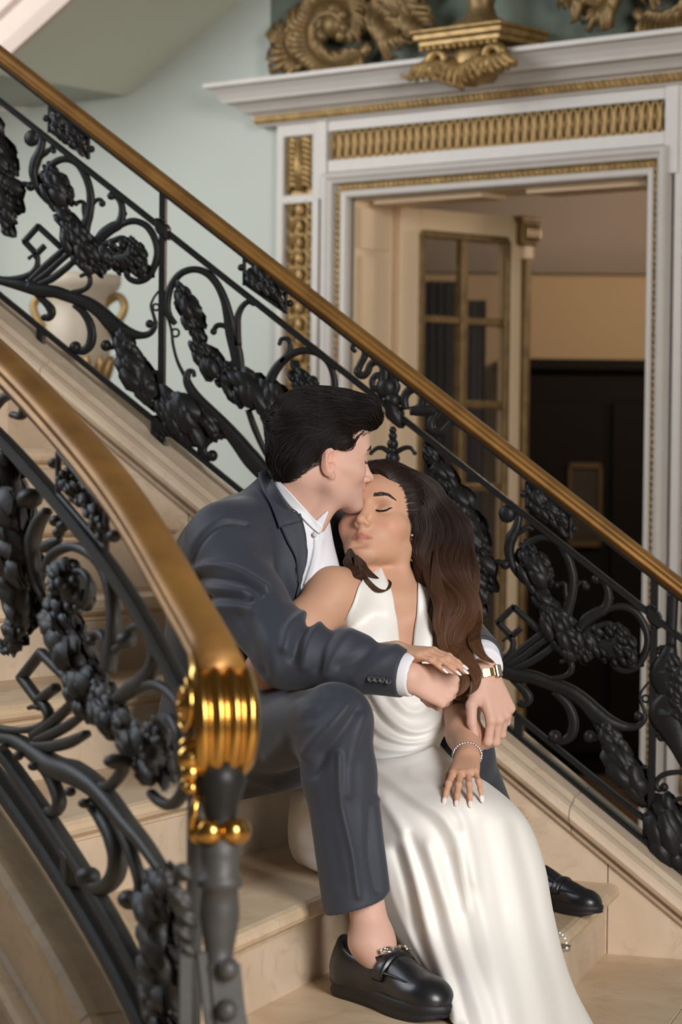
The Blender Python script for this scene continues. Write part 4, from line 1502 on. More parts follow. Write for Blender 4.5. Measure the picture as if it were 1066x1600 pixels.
class Ell:
    """ellipsoid; R rows are its axes"""

    def __init__(s, c, r, R=None, k=0.01, sub=False):
        s.c, s.r, s.R, s.k, s.sub = np.array(c, float), np.array(r, float), R, k, sub

    def d(s, p):
        q = p - s.c
        if s.R is not None:
            q = q @ np.array(s.R).T
        k0 = np.sqrt(((q / s.r) ** 2).sum(1))
        k1 = np.sqrt(((q / (s.r * s.r)) ** 2).sum(1)) + 1e-9
        return np.where(k0 < 1e-4, -s.r.min(), k0 * (k0 - 1.0) / k1)


    def lb(s, p):
        q = p - s.c
        if s.R is not None:
            q = q @ np.array(s.R).T
        return (np.sqrt(((q / s.r) ** 2).sum(1)) - 1.0) * s.r.min()


class RBox:
    def __init__(s, c, h, R=None, r=0.005, k=0.01, sub=False):
        s.c, s.h, s.R, s.r, s.k, s.sub = np.array(c, float), np.array(h, float), R, r, k, sub

    def d(s, p):
        q = p - s.c
        if s.R is not None:
            q = q @ np.array(s.R).T
        q = np.abs(q) - (s.h - s.r)
        return np.sqrt((np.maximum(q, 0) ** 2).sum(1)) + np.minimum(q.max(1), 0) - s.r


def cut_end(p, d, r=0.09, L=0.12):
    """a flat cut: removes everything beyond p in direction d"""
    d = np.array(d, float) / np.linalg.norm(d)
    a = np.cross(d, (0.3, 0.5, 0.81))
    a /= np.linalg.norm(a)
    return RBox(np.array(p) + d * L, (L, r, r), np.array([d, a, np.cross(d, a)]), 0.001, k=0.003, sub=True)


class Half:
    """half space (n.p > c is solid); used with sub=True to cut"""

    def __init__(s, o, n, k=0.0, sub=True):
        n = np.array(n, float)
        s.n = n / np.linalg.norm(n)
        s.o, s.k, s.sub = np.array(o, float), k, sub

    def d(s, p):
        return -((p - s.o) @ s.n)


class Group:
    """primitives in a local frame: p = o + A^T q * scale (A rows are the axes)"""

    def __init__(s, prims, o, A, sc=1.0, k=0.02, sub=False):
        s.prims, s.o, s.A, s.sc, s.k, s.sub = prims, np.array(o, float), np.array(A, float), sc, k, sub

    def d(s, p):
        q = ((p - s.o) @ s.A.T) / s.sc
        return combine(s.prims, q) * s.sc

    def lb(s, p):
        q = ((p - s.o) @ s.A.T) / s.sc
        d = np.full(len(p), 10.0)
        for e in s.prims:
            if not e.sub:
                d = np.minimum(d, (e.lb(q) if hasattr(e, 'lb') else e.d(q)) - 0.25 * e.k)
        return d * s.sc

    def loc(s, p):
        return ((p - s.o) @ s.A.T) / s.sc

    def out(s, q):
        return s.o + (np.atleast_2d(q) * s.sc) @ s.A


def combine(prims, p):
    d = np.full(len(p), 10.0)
    for q in prims:
        e = q.d(p)
        d = -smin(-d, e, q.k) if q.sub else smin(d, e, q.k)
    return d


def polygonise(prims, lo, hi, h, NB=8):
    lo, hi = np.array(lo, float), np.array(hi, float)
    nb = np.ceil((hi - lo) / (h * NB)).astype(int)
    half = h * NB * 0.5 * math.sqrt(3) * 1.25 + 0.006
    # coarse pass over super-blocks, then the blocks inside them
    SB_ = 5
    ns = np.ceil(nb / SB_).astype(int)
    gs = np.stack(np.meshgrid(*[np.arange(n) for n in ns], indexing='ij'), -1).reshape(-1, 3)
    ds = combine(prims, lo + (gs + 0.5) * h * NB * SB_)
    gs = gs[np.abs(ds) < half * SB_ * 1.15 + 0.02]
    sub = np.stack(np.meshgrid(*[np.arange(SB_)] * 3, indexing='ij'), -1).reshape(-1, 3)
    gi = (gs[:, None, :] * SB_ + sub[None]).reshape(-1, 3)
    gi = gi[(gi < nb).all(1)]
    cen = lo + (gi + 0.5) * h * NB
    dc = combine(prims, cen)
    gi = gi[np.abs(dc) < half * 1.45]
    cen = lo + (gi + 0.5) * h * NB
    B = len(gi)
    loc = np.stack(np.meshgrid(*[np.arange(NB + 1)] * 3, indexing='ij'), -1).reshape(-1, 3)
    n1 = len(loc)
    vals = np.empty((B, n1), np.float32)
    CH = 400
    for s in range(0, B, CH):
        g = gi[s:s + CH]
        c = cen[s:s + CH]
        d = np.full((len(g), n1), 10.0)
        pts = lo + (g[:, None, :] * NB + loc[None]) * h
        for q in prims:
            e0 = q.lb(c) if hasattr(q, 'lb') else q.d(c)
            m = e0 < half * 1.1 + q.k * 2.8 + 0.004
            if q.sub is False and not m.any():
                continue
            if not m.any():
                continue
            e = q.d(pts[m].reshape(-1, 3)).reshape(-1, n1)
            d[m] = -smin(-d[m], e, q.k) if q.sub else smin(d[m], e, q.k)
        vals[s:s + CH] = d
    V = vals.reshape(B, NB + 1, NB + 1, NB + 1)
    cs = np.stack([V[:, a:NB + a, b:NB + b, c:NB + c] for a in (0, 1) for b in (0, 1) for c in (0, 1)], -1)
    neg = cs < 0
    act = neg.any(-1) & ~neg.all(-1)
    bi, ci, cj, ck = np.nonzero(act)
    c8 = cs[bi, ci, cj, ck].astype(float)
    gc = gi[bi] * NB + np.stack([ci, cj, ck], 1)
    off = np.array([(a, b, c) for a in (0, 1) for b in (0, 1) for c in (0, 1)], float)
    acc, cnt = np.zeros((len(gc), 3)), np.zeros(len(gc))
    for a in range(8):
        for b in range(a + 1, 8):
            if abs(off[a] - off[b]).sum() != 1:
                continue
            m = (c8[:, a] < 0) != (c8[:, b] < 0)
            t = c8[m, a] / (c8[m, a] - c8[m, b])
            acc[m] += off[a] + (off[b] - off[a]) * t[:, None]
            cnt[m] += 1
    vert = lo + (gc + acc / cnt[:, None]) * h
    D = (nb * NB + 2).astype(np.int64)
    key = ((gc[:, 0] + 1) * D[1] + gc[:, 1] + 1) * D[2] + gc[:, 2] + 1
    order = np.argsort(key)
    sk = key[order]

    def find(g):
        k = ((g[:, 0] + 1) * D[1] + g[:, 1] + 1) * D[2] + g[:, 2] + 1
        i = np.clip(np.searchsorted(sk, k), 0, len(sk) - 1)
        return np.where(sk[i] == k, order[i], -1)
    faces = []
    for ax, ci1 in ((0, 4), (1, 2), (2, 1)):
        m = np.nonzero((c8[:, 0] < 0) != (c8[:, ci1] < 0))[0]
        o1, o2 = [(1, 2), (2, 0), (0, 1)][ax]
        e1, e2 = np.zeros(3, int), np.zeros(3, int)
        e1[o1], e2[o2] = 1, 1
        g = gc[m]
        q = np.stack([m, find(g - e1), find(g - e1 - e2), find(g - e2)], 1)
        fl = c8[m, 0] < 0
        ok = (q >= 0).all(1)
        q[~fl] = q[~fl][:, ::-1]
        faces.append(q[ok])
    F = np.concatenate(faces)
    return vert, F


def relax(V, F, n=1, lam=0.5):
    """light Laplacian smoothing"""
    e = np.concatenate([F[:, [0, 1]], F[:, [1, 2]], F[:, [2, 3]], F[:, [3, 0]]])
    for _ in range(n):
        s = np.zeros_like(V)
        c = np.zeros(len(V))
        np.add.at(s, e[:, 0], V[e[:, 1]])
        np.add.at(c, e[:, 0], 1)
        np.add.at(s, e[:, 1], V[e[:, 0]])
        np.add.at(c, e[:, 1], 1)
        V = V + lam * (s / np.maximum(c, 1)[:, None] - V)
    return V


def np_mesh(name, V, F, material, parent=None, col=None, **props):
    me = bpy.data.meshes.new(name)
    me.vertices.add(len(V))
    me.vertices.foreach_set('co', np.asarray(V, np.float32).ravel())
    me.loops.add(F.size)
    me.loops.foreach_set('vertex_index', F.astype(np.int32).ravel())
    me.polygons.add(len(F))
    me.polygons.foreach_set('loop_start', (np.arange(len(F)) * F.shape[1]).astype(np.int32))
    me.polygons.foreach_set('use_smooth', np.ones(len(F), bool))
    me.update(calc_edges=True)
    if col is not None:
        a = me.color_attributes.new('Col', 'FLOAT_COLOR', 'POINT')
        c4 = np.ones((len(V), 4), np.float32)
        c4[:, :3] = col
        a.data.foreach_set('color', c4.ravel())
    me.materials.append(MAT[material])
    o = bpy.data.objects.new(name, me)
    COL.objects.link(o)
    if parent is not None:
        o.parent = parent
        o.matrix_parent_inverse = Matrix.Translation(parent.location).inverted()
    for k, v in props.items():
        o[k] = v
    return o


def sdf_object(name, prims, lo, hi, h, material, parent=None, col=None, smooth=1, disp=None, **props):
    V, F = polygonise(prims, lo, hi, h)
    if smooth:
        V = relax(V, F, smooth)
    if disp is not None:
        fn = np.cross(V[F[:, 2]] - V[F[:, 0]], V[F[:, 3]] - V[F[:, 1]])
        N = np.zeros_like(V)
        for k in range(4):
            np.add.at(N, F[:, k], fn)
        N /= np.linalg.norm(N, axis=1)[:, None] + 1e-12
        V = V + N * disp(V)[:, None]
    return np_mesh(name, V, F, material, parent, None if col is None else col(V), **props), V, F


# ------------------------------------------------------------------ a head, in its own frame: x to the subject's right, y forward, z up; eye line at z = 0
def head_prims(fem=False, mouth_puck=0.0):
    P_ = []
    A = P_.append
    A(Ell((0, -0.012, 0.030), (0.0745, 0.094, 0.084), k=0.02))                 # cranium
    A(Ell((0, 0.035, 0.030), (0.062, 0.062, 0.058), k=0.03))                   # forehead
    A(Ell((0, 0.030, -0.035), (0.062, 0.060, 0.060), k=0.03))                  # mid face
    jw = 0.046 if fem else 0.052
    for s in (-1, 1):
        A(Cone((s * jw, 0.002, -0.058), (s * 0.018, 0.074, -0.096), 0.019, 0.016, k=0.03))   # jaw line
        A(Ell((s * 0.043, 0.056, -0.032), (0.021, 0.022, 0.021 if fem else 0.018), k=0.025))   # cheek
        A(Ell((s * 0.060, 0.026, -0.022), (0.010, 0.026, 0.011), k=0.02))           # zygomatic arch
    A(Ell((0, 0.060, -0.068), (0.031, 0.032, 0.030), k=0.025))                 # muzzle
    A(Ell((0, 0.082, -0.101), (0.016 if fem else 0.020, 0.0145, 0.0135), k=0.018))             # chin
    # brow ridge
    for s in (-1, 1):
        A(Cone((s * 0.012, 0.085, 0.014), (s * 0.040, 0.071, 0.018), 0.010 if fem else 0.0125, 0.009, k=0.018))
    # eye sockets
    for s in (-1, 1):
        A(Ell((s * 0.031, 0.097, -0.001), (0.019, 0.017, 0.0115), k=0.016, sub=True))
    # closed lids
    for s in (-1, 1):
        A(Ell((s * 0.0315, 0.0725, -0.0015), (0.0150, 0.0128, 0.0118), k=0.006))
    # nose
    A(Cone((0, 0.084, 0.006), (0, 0.106, -0.034), 0.0075, 0.0085, k=0.012))
    A(Ell((0, 0.111, -0.0405), (0.0080 if fem else 0.0090, 0.0090, 0.0078), k=0.010))
    for s in (-1, 1):
        A(Ell((s * (0.0108 if fem else 0.0120), 0.0995, -0.0440), (0.0060 if fem else 0.0070, 0.0096, 0.0062), k=0.007))
        A(Ell((s * 0.0062, 0.1055, -0.0515), (0.0036, 0.0052, 0.0040), k=0.003, sub=True))
    A(Cone((0, 0.098, -0.048), (0, 0.094, -0.058), 0.005, 0.006, k=0.010))       # philtrum
    # lips
    m = mouth_puck
    lw = 0.0235 - m * 0.4
    for s in (-1, 1):
        A(Cone((s * 0.004, 0.0945 + m, -0.0655), (s * lw, 0.0800, -0.0705), 0.0064 if fem else 0.0046, 0.0022, k=0.005))
        A(Cone((s * 0.002, 0.0920 + m, -0.0775), (s * (lw - 0.002), 0.0800, -0.0722), 0.0076 if fem else 0.0054, 0.0022, k=0.005))
    for s in (-1, 1):
        A(Cone((0, 0.1025 + m, -0.0713), (s * lw, 0.0850, -0.0712), 0.0012, 0.0006, k=0.003, sub=True))   # lip line
    A(Ell((0, 0.0985, -0.0885), (0.016, 0.006, 0.0045), k=0.010, sub=True))      # mentolabial fold
    # ears
    for s in (-1, 1):
        R = np.array([[math.cos(0.45), s * -math.sin(0.45), 0], [s * math.sin(0.45) , math.cos(0.45), 0], [0, 0, 1]])
        A(Ell((s * 0.0755, -0.014, -0.018), (0.0065, 0.0165, 0.0300), R, k=0.006))
        A(Ell((s * 0.0815, -0.010, -0.014), (0.0078, 0.0108, 0.0205), R, k=0.003, sub=True))
        A(Ell((s * 0.0770, -0.009, -0.0255), (0.0050, 0.0050, 0.0070), R, k=0.005))
        A(Cone((s * 0.0775, -0.022, -0.004), (s * 0.0775, -0.018, -0.030), 0.0028, 0.0024, k=0.005))
        A(Ell((s * 0.0735, -0.004, -0.0445), (0.0052, 0.0085, 0.0085), R, k=0.006))
    return P_


def gauss(q, c, r):
    return np.exp(-((((q - np.array(c)) / np.array(r)) ** 2).sum(1)))


def face_colour(q, base, fem):
    """skin tint by place on the face: lips, lids, cheeks, beard shadow (all the skin's own colouring)"""
    c = np.tile(np.array(base, float), (len(q), 1))

    def mix(w, col):
        nonlocal c
        w = np.clip(w, 0, 1)[:, None]
        c = c * (1 - w) + np.array(col) * w
    ax = np.abs(q[:, 0])
    qs = np.stack([ax, q[:, 1], q[:, 2]], 1)
    if fem:
        mix(0.45 * gauss(qs, (0.046, 0.065, -0.036), (0.022, 0.04, 0.018)), (0.62, 0.26, 0.19))
        lid = np.exp(-(((ax - 0.032) / 0.018) ** 2 + ((q[:, 2] - 0.006) / 0.009) ** 2)) * (q[:, 1] > 0.05)
        mix(0.55 * lid, (0.33, 0.17, 0.11))
    else:
        mix(0.30 * gauss(qs, (0.030, 0.075, -0.085), (0.04, 0.06, 0.026)), (0.36, 0.25, 0.21))
        mix(0.35 * gauss(qs, (0.04, 0.065, -0.03), (0.02, 0.04, 0.016)), (0.66, 0.32, 0.26))
    mix(0.5 * gauss(qs, (0.078, -0.012, -0.02), (0.012, 0.02, 0.035)), (0.66, 0.28, 0.21))
    lipc = (0.43, 0.155, 0.125) if fem else (0.55, 0.25, 0.21)
    zz = q[:, 2] + 0.0712 - 0.06 * ax * 0
    half = np.where(zz > 0, 0.0082, 0.0098) * np.clip(1 - (ax / 0.0245) ** 2, 0, 1) ** 0.6
    lip = np.clip((half - np.abs(zz)) / 0.002, 0, 1) * (q[:, 1] > 0.075) * (ax < 0.0245)
    mix(0.9 * lip, lipc)
    return c


mat('skin_man', (0.60, 0.37, 0.29), 0.55, spec=0.3, vcol='Col', sss=0.12)
mat('skin_woman', (0.56, 0.31, 0.20), 0.55, spec=0.3, vcol='Col', sss=0.12)
SKIN_M, SKIN_W = (0.60, 0.37, 0.29), (0.56, 0.315, 0.205)
# ------------------------------------------------------------------ shared figure helpers
def cv(lat, up, dep):
    return _rr * lat + np.array([0, 0, up]) + RF * dep


def unit(v):
    v = np.array(v, float)
    return v / np.linalg.norm(v)


def head_axes(F):
    F = unit(F)
    R = unit(np.cross(F, (0, 0, 1)))
    return np.array([R, F, np.cross(R, F)])


def pix(p):
    q = p - CAM
    z = q @ CF
    return 533 + FPX * (q @ CR) / z, 800 - FPX * (q @ CU) / z, z


def seg_dist(x, y, pts):
    d = np.full(len(x), 1e9)
    for (x0, y0), (x1, y1) in zip(pts[:-1], pts[1:]):
        dx, dy = x1 - x0, y1 - y0
        t = np.clip(((x - x0) * dx + (y - y0) * dy) / (dx * dx + dy * dy + 1e-9), 0, 1)
        d = np.minimum(d, np.hypot(x - x0 - t * dx, y - y0 - t * dy))
    return d


def folds(lines, dmax=9.0, dmin=0.0):
    """cloth folds: lines of (points seen at pixels, width in pixels, height in metres)"""
    def f(p):
        x, y, z = pix(p)
        out = np.zeros(len(p))
        for pts, w, a in lines:
            pts = crom([(*q,) for q in pts], 4) if len(pts) > 2 else pts
            out += a * np.exp(-(seg_dist(x, y, pts) / w) ** 2)
        return out * (z < dmax) * (z > dmin)
    return f


def hand_prims(wrist, D, N, left, curl, spread, thumb, sc=1.0, fem=False):
    """wrist joint, D = towards the knuckles, N = out of the back of the hand"""
    D = unit(D)
    N = unit(np.array(N) - D * (np.array(N) @ D))
    S = np.cross(D, N) if left else np.cross(N, D)      # thumb side
    w = np.array(wrist, float)
    f = 0.90 if fem else 1.0
    out = []
    O = lambda a, b, c: w + sc * (D * a + S * b + N * c)
    tips = []
    # palm
    ks = [(0.093, 0.028), (0.096, 0.0085), (0.091, -0.0105), (0.081, -0.028)]
    for (a, b) in ks:
        out.append(Cone(O(0.006, b * 0.55 * f, 0), O(a, b * f, 0.002), 0.0145 * sc * f, 0.0105 * sc * f, k=0.012))
    out.append(Ell(O(0.05, 0, -0.006), (0.040 * sc, 0.030 * sc * f, 0.013 * sc), np.array([D, S, N]), k=0.014))
    out.append(Ell(O(0.040, 0.020 * f, -0.010), (0.030 * sc, 0.014 * sc * f, 0.014 * sc), np.array([D, S, N]), k=0.012))
    ph = [(0.043, 0.026, 0.021), (0.047, 0.030, 0.022), (0.043, 0.028, 0.022), (0.034, 0.021, 0.019)]
    rad = [0.0093, 0.0094, 0.0088, 0.0078]
    for i in range(4):
        a = 0.0
        p = O(ks[i][0], ks[i][1] * f, 0.0015)
        sp = math.radians(spread[i])
        d0 = D * math.cos(sp) + S * math.sin(sp)
        r = rad[i] * sc * (0.88 if fem else 1.0)
        for j in range(3):
            a += math.radians(curl[i][j])
            d = d0 * math.cos(a) - N * math.sin(a)
            L = ph[i][j] * sc * (1.06 if fem else 1.0)
            q = p + d * L
            r2 = r * (0.93 if j < 2 else 0.80)
            out.append(Cone(p, q, r, r2, k=0.005 if j == 0 else 0.003))
            if j == 0 or j == 1:
                out.append(Ell(p, (r * 1.04,) * 3, k=0.004))
            p, r = q, r2
        n = N * math.cos(a) + d0 * math.sin(a)
        tips.append((p, d, n, r))
    # thumb: leaves the side of the palm near its base
    p = O(0.022, 0.020 * f, -0.004)
    r = 0.0125 * sc * (0.82 if fem else 1.0)
    for j, (L, tv) in enumerate(zip((0.046, 0.034, 0.027), thumb)):
        d = unit(D * tv[0] + S * tv[1] + N * tv[2])
        q = p + d * L * sc
        r2 = r * (0.88 if j < 2 else 0.78)
        out.append(Cone(p, q, r, r2, k=0.012 if j == 0 else 0.004))
        p, r = q, r2
    tips.append((p, d, unit(np.cross(np.cross(d, N), d) + S * 0.2), r))
    return out, tips


def nails(root, tips, material, L=0.008, w=0.0042):
    for p, d, n, r in tips:
        m = MB()
        n = unit(n - d * (n @ d))
        s = np.cross(d, n)
        rows = []
        for i, (a, ww) in enumerate(((-0.9, .75), (-.3, 1.0), (.5, .95), (1.15, .6), (1.35, .15))):
            rows.append([p + d * (a * L) + s * (b * w * ww) + n * (r * (0.92 - 0.28 * b * b * ww) - (0.10 * r if i > 2 else 0) + 0.0006) for b in (-1, -.5, 0, .5, 1)])
        rings = [r1 + [q - n * 0.0012 for q in r1[::-1]] for r1 in rows]
        m.sweep(rings)
        child(m, 'fingernail', material, root)


def child(m, name, material, root, **kw):
    o = m.build(name, material, root, **kw)
    o.matrix_parent_inverse = Matrix.Translation(root.location).inverted()
    return o


def face_pt(hd, bv, x, z, off=0.0006):
    """a point on the face's surface in front of (x, z) of the head frame"""
    o = hd.out((x, 0.20, z))[0]
    d = -hd.A[1]
    hit = bv.ray_cast(Vector(o), Vector(d))
    return None if hit[0] is None else np.array(hit[0]) - d * off


def brow(hd, bv, s_, n, w0, material, root, rng, x0=0.014, zb=0.0185, rise=0.0065):
    m = MB()
    for k in range(n):
        t = rng.random()
        x = s_ * (x0 + 0.036 * t)
        zc = zb + rise * math.sin(min(t / 0.72, 1.0) * math.pi / 2) - 0.006 * max(0, t - 0.70) / 0.3
        w = w0 * (1 - 0.72 * max(0, t - 0.35) / 0.65) * (0.7 + 0.3 * min(1, t * 5))
        z = zc + rng.uniform(-w, w)
        L = 0.0052
        dx, dz = (s_ * L * (0.45 + 0.5 * t), L * (0.75 - 1.0 * t))
        q = [face_pt(hd, bv, x, z, .0003), face_pt(hd, bv, x + dx * .5, z + dz * .5, .0008), face_pt(hd, bv, x + dx, z + dz, .0003)]
        if all(v is not None for v in q):
            m.tube(q, [0.0006, 0.0006, 0.0003], 4)
    child(m, 'eyebrow', material, root, kind='stuff')


from mathutils.bvhtree import BVHTree


def bvh_of(*VFs):
    vs, fs = [], []
    for V, F in VFs:
        o = len(vs)
        vs += [tuple(v) for v in V]
        fs += [tuple(int(i) + o for i in f) for f in F]
    return BVHTree.FromPolygons(vs, fs)


def surf(bvh, px, py, off, default=None):
    d = Vector(CF + (CR * (px - 533) + CU * (800 - py)) / FPX).normalized()
    hit = bvh.ray_cast(Vector(CAM), d)
    if hit[0] is None:
        return None if default is None else P(px, py, default)
    n = hit[1] if hit[1].dot(d) < 0 else -hit[1]
    return np.array(hit[0] + n * off)


def patch(bvh, left, right, nu, nv, off, th, bulge=0.0, fold=None, default=None, edge=0.3):
    """cloth laid on a surface between two traced edges; returns a closed mesh builder"""
    a, b = crom(left, nv), crom(right, nv)
    n = min(len(a), len(b))
    a = np.array([[np.interp(t, np.linspace(0, 1, len(a)), a[:, k]) for k in range(2)] for t in np.linspace(0, 1, n)])
    b = np.array([[np.interp(t, np.linspace(0, 1, len(b)), b[:, k]) for k in range(2)] for t in np.linspace(0, 1, n)])
    front, back = [], []
    for i in range(n):
        r1, r2 = [], []
        for j in range(nu + 1):
            t = j / nu
            x, y = a[i] * (1 - t) + b[i] * t
            e = min(1.0, min(t, 1 - t) / max(edge, 1e-6))
            h = off + bulge * math.sin(math.pi * t) + (fold(x, y) if fold else 0.0)
            p = surf(bvh, x, y, h, default)
            if p is None:
                p = r1[-1] if r1 else (front[-1][j] if front else P(x, y, 5))
            r1.append(p)
            r2.append(p + unit(p - CAM) * th)
        front.append(r1)
        back.append(r2)
    # even out the relief under the cloth
    G = np.array(front)
    for _ in range(2):
        H = G.copy()
        H[1:-1, 1:-1] = 0.4 * G[1:-1, 1:-1] + 0.15 * (G[:-2, 1:-1] + G[2:, 1:-1] + G[1:-1, :-2] + G[1:-1, 2:])
        G = H
    m = MB()
    w = nu + 1
    dirs = (G - CAM) / np.linalg.norm(G - CAM, axis=2)[..., None]
    vs = [p for r in G for p in r] + [p for r in G + dirs * th for p in r]
    k = n * w
    fs = []
    for i in range(n - 1):
        for j in range(nu):
            q = (i * w + j, (i + 1) * w + j, (i + 1) * w + j + 1, i * w + j + 1)
            fs.append(q)
            fs.append(tuple(x + k for x in q[::-1]))
    rim = [i * w for i in range(n)] + [(n - 1) * w + j for j in range(1, w)] + [i * w + nu for i in range(n - 2, -1, -1)] + [j for j in range(nu - 1, 0, -1)]
    for x, y in zip(rim, rim[1:] + rim[:1]):
        fs.append((x, x + k, y + k, y))
    m.add(vs, fs)
    return m


def hair_strands(name, curves, radii, material, root, taper=0.35):
    """curves: (n, k, 3) array of strands"""
    C = np.asarray(curves, np.float32)
    n, k, _ = C.shape
    hc = bpy.data.hair_curves.new(name)
    hc.add_curves([k] * n)
    hc.position_data.foreach_set('vector', C.reshape(-1))
    ra = hc.attributes.get('radius') or hc.attributes.new('radius', 'FLOAT', 'POINT')
    t = np.linspace(0, 1, k)
    rr = (1 - (1 - taper) * t ** 2)[None, :] * np.broadcast_to(np.asarray(radii, float).reshape(-1, 1), (n, 1))
    ra.data.foreach_set('value', rr.astype(np.float32).ravel())
    hc.materials.append(MAT[material])
    o = bpy.data.objects.new(name, hc)
    COL.objects.link(o)
    o.parent = root
    o.matrix_parent_inverse = Matrix.Translation(root.location).inverted()
    return o


mat('suit', (0.030, 0.034, 0.046), 0.62, spec=0.3, sheen=0.18, bump=(900, 0.12, 0.0006), noise=(400, 2, (0.038, 0.042, 0.056), 0.3))
mat('suit_lining', (0.02, 0.02, 0.026), 0.7)
mat('shirt', (0.72, 0.72, 0.76), 0.7, spec=0.3)
mat('button_dark', (0.03, 0.03, 0.034), 0.3)
mat('button_pale', (0.62, 0.58, 0.52), 0.3)
mat('leather', (0.010, 0.010, 0.012), 0.33, spec=0.5, bump=(220, 0.12, 0.001))
mat('rubber', (0.009, 0.009, 0.010), 0.6)
mat('steel', (0.70, 0.69, 0.66), 0.2, metal=1.0)
mat('watch_gold', (0.55, 0.45, 0.30), 0.3, metal=1.0)
mat('watch_dial', (0.16, 0.14, 0.11), 0.4)
mat('hair_man', (0.012, 0.008, 0.007), 0.55, spec=0.25)
mat('nail_pale', (0.78, 0.58, 0.50), 0.22, spec=0.5)
mat('nail_man', (0.62, 0.40, 0.33), 0.35)
mat('lash', (0.010, 0.007, 0.006), 0.6)

# ------------------------------------------------------------------ the man
man = empty('person', tuple(P(350, 1180, 5.15)), label='man in a blue-grey suit and black loafers seated on the stair, kissing her brow', category='person')
MH_A = head_axes(cv(math.cos(math.radians(22)) * 0.995, -0.095, math.sin(math.radians(22)) * 0.995))
MH_O = P(504, 709, 5.03)
mhead = Group(head_prims(False, 0.003), MH_O, MH_A, 1.0, k=0.03)
mneck0, mneck1 = mhead.out((0, -0.032, -0.045))[0], P(452, 800, 5.07)
# right hand (near), across her lap
mrw = P(640, 1057, 4.66)
mr_h, mr_t = hand_prims(mrw, cv(.84, -.34, .22), cv(.25, .30, -.92), False,
                        [(66, 78, 40), (70, 80, 42), (74, 80, 42), (78, 80, 42)], (6, 2, -2, -6), ((.75, .5, -.35), (.9, .15, -.35), (.9, -.1, -.5)), 0.95)
# left hand (far), hanging over her arm
mlw = P(757, 1050, 4.94)
ml_h, ml_t = hand_prims(mlw, cv(.34, -.90, -.22), cv(.62, .10, -.78), True,
                        [(34, 50, 30), (40, 54, 30), (46, 54, 30), (52, 50, 30)], (7, 2, -3, -8), ((.70, .70, -.1), (.92, .25, -.2), (.98, .0, -.2)), 1.06)
m_sh, m_el = P(360, 842, 4.97), P(450, 1022, 4.76)
f_sh, f_el = P(505, 850, 5.30), P(700, 975, 5.30)
ank, ankr = P(582, 1470, 4.64), P(815, 1392, 5.56)
mskin = [mhead,
         Cone(mneck0, mneck1, 0.056, 0.064, k=0.02),
         Cone(mhead.out((0.030, 0.020, -0.085))[0], P(484, 838, 5.02), 0.020, 0.022, k=0.03),
         Cone(mneck1, P(350, 1130, 5.18), 0.05, 0.05, k=0.04),
         Cone(mneck1, m_sh, 0.03, 0.03, k=0.03), Cone(m_sh, m_el, 0.03, 0.03, k=0.02), Cone(m_el, mrw, 0.032, 0.027, k=0.02),
         Cone(mneck1, f_sh, 0.03, 0.03, k=0.03), Cone(f_sh, f_el, 0.03, 0.03, k=0.02), Cone(f_el, mlw, 0.032, 0.029, k=0.02),
         Cone(P(350, 1130, 5.18), P(525, 1128, 4.68), 0.045, 0.035, k=0.03), Cone(P(525, 1128, 4.68), ank, 0.033, 0.036, k=0.03),
         Cone(P(400, 1130, 5.26), P(712, 1170, 5.2), 0.045, 0.035, k=0.03), Cone(P(712, 1170, 5.2), ankr, 0.033, 0.036, k=0.03),
         Ell(P(578, 1470, 4.63), (0.036, 0.042, 0.034), k=0.02), Cone(ank, P(612, 1535, 4.58), 0.036, 0.028, k=0.03)] + mr_h + ml_h


def mcol(V):
    q = mhead.loc(V)
    c = face_colour(q, SKIN_M, False)
    near_head = (np.abs(q) < 0.16).all(1)
    c[~near_head] = SKIN_M
    return c


LO, HI = np.array([-1.25, -2.0, 0.15]), np.array([0.4, 0.2, 1.75])
mobj, mV, mF = sdf_object('body', mskin, LO, HI, 0.0023, 'skin_man', man, mcol, smooth=1)
nails(man, [t for t in ml_t[:4]] + [ml_t[4]], 'nail_man', 0.006, 0.0048)


# jacket
def sleeve_wobble(a):
    return lambda t, q, p: a * np.sin(t * 26 + q[:, 2] * 40) * np.sin(t * 3.14)


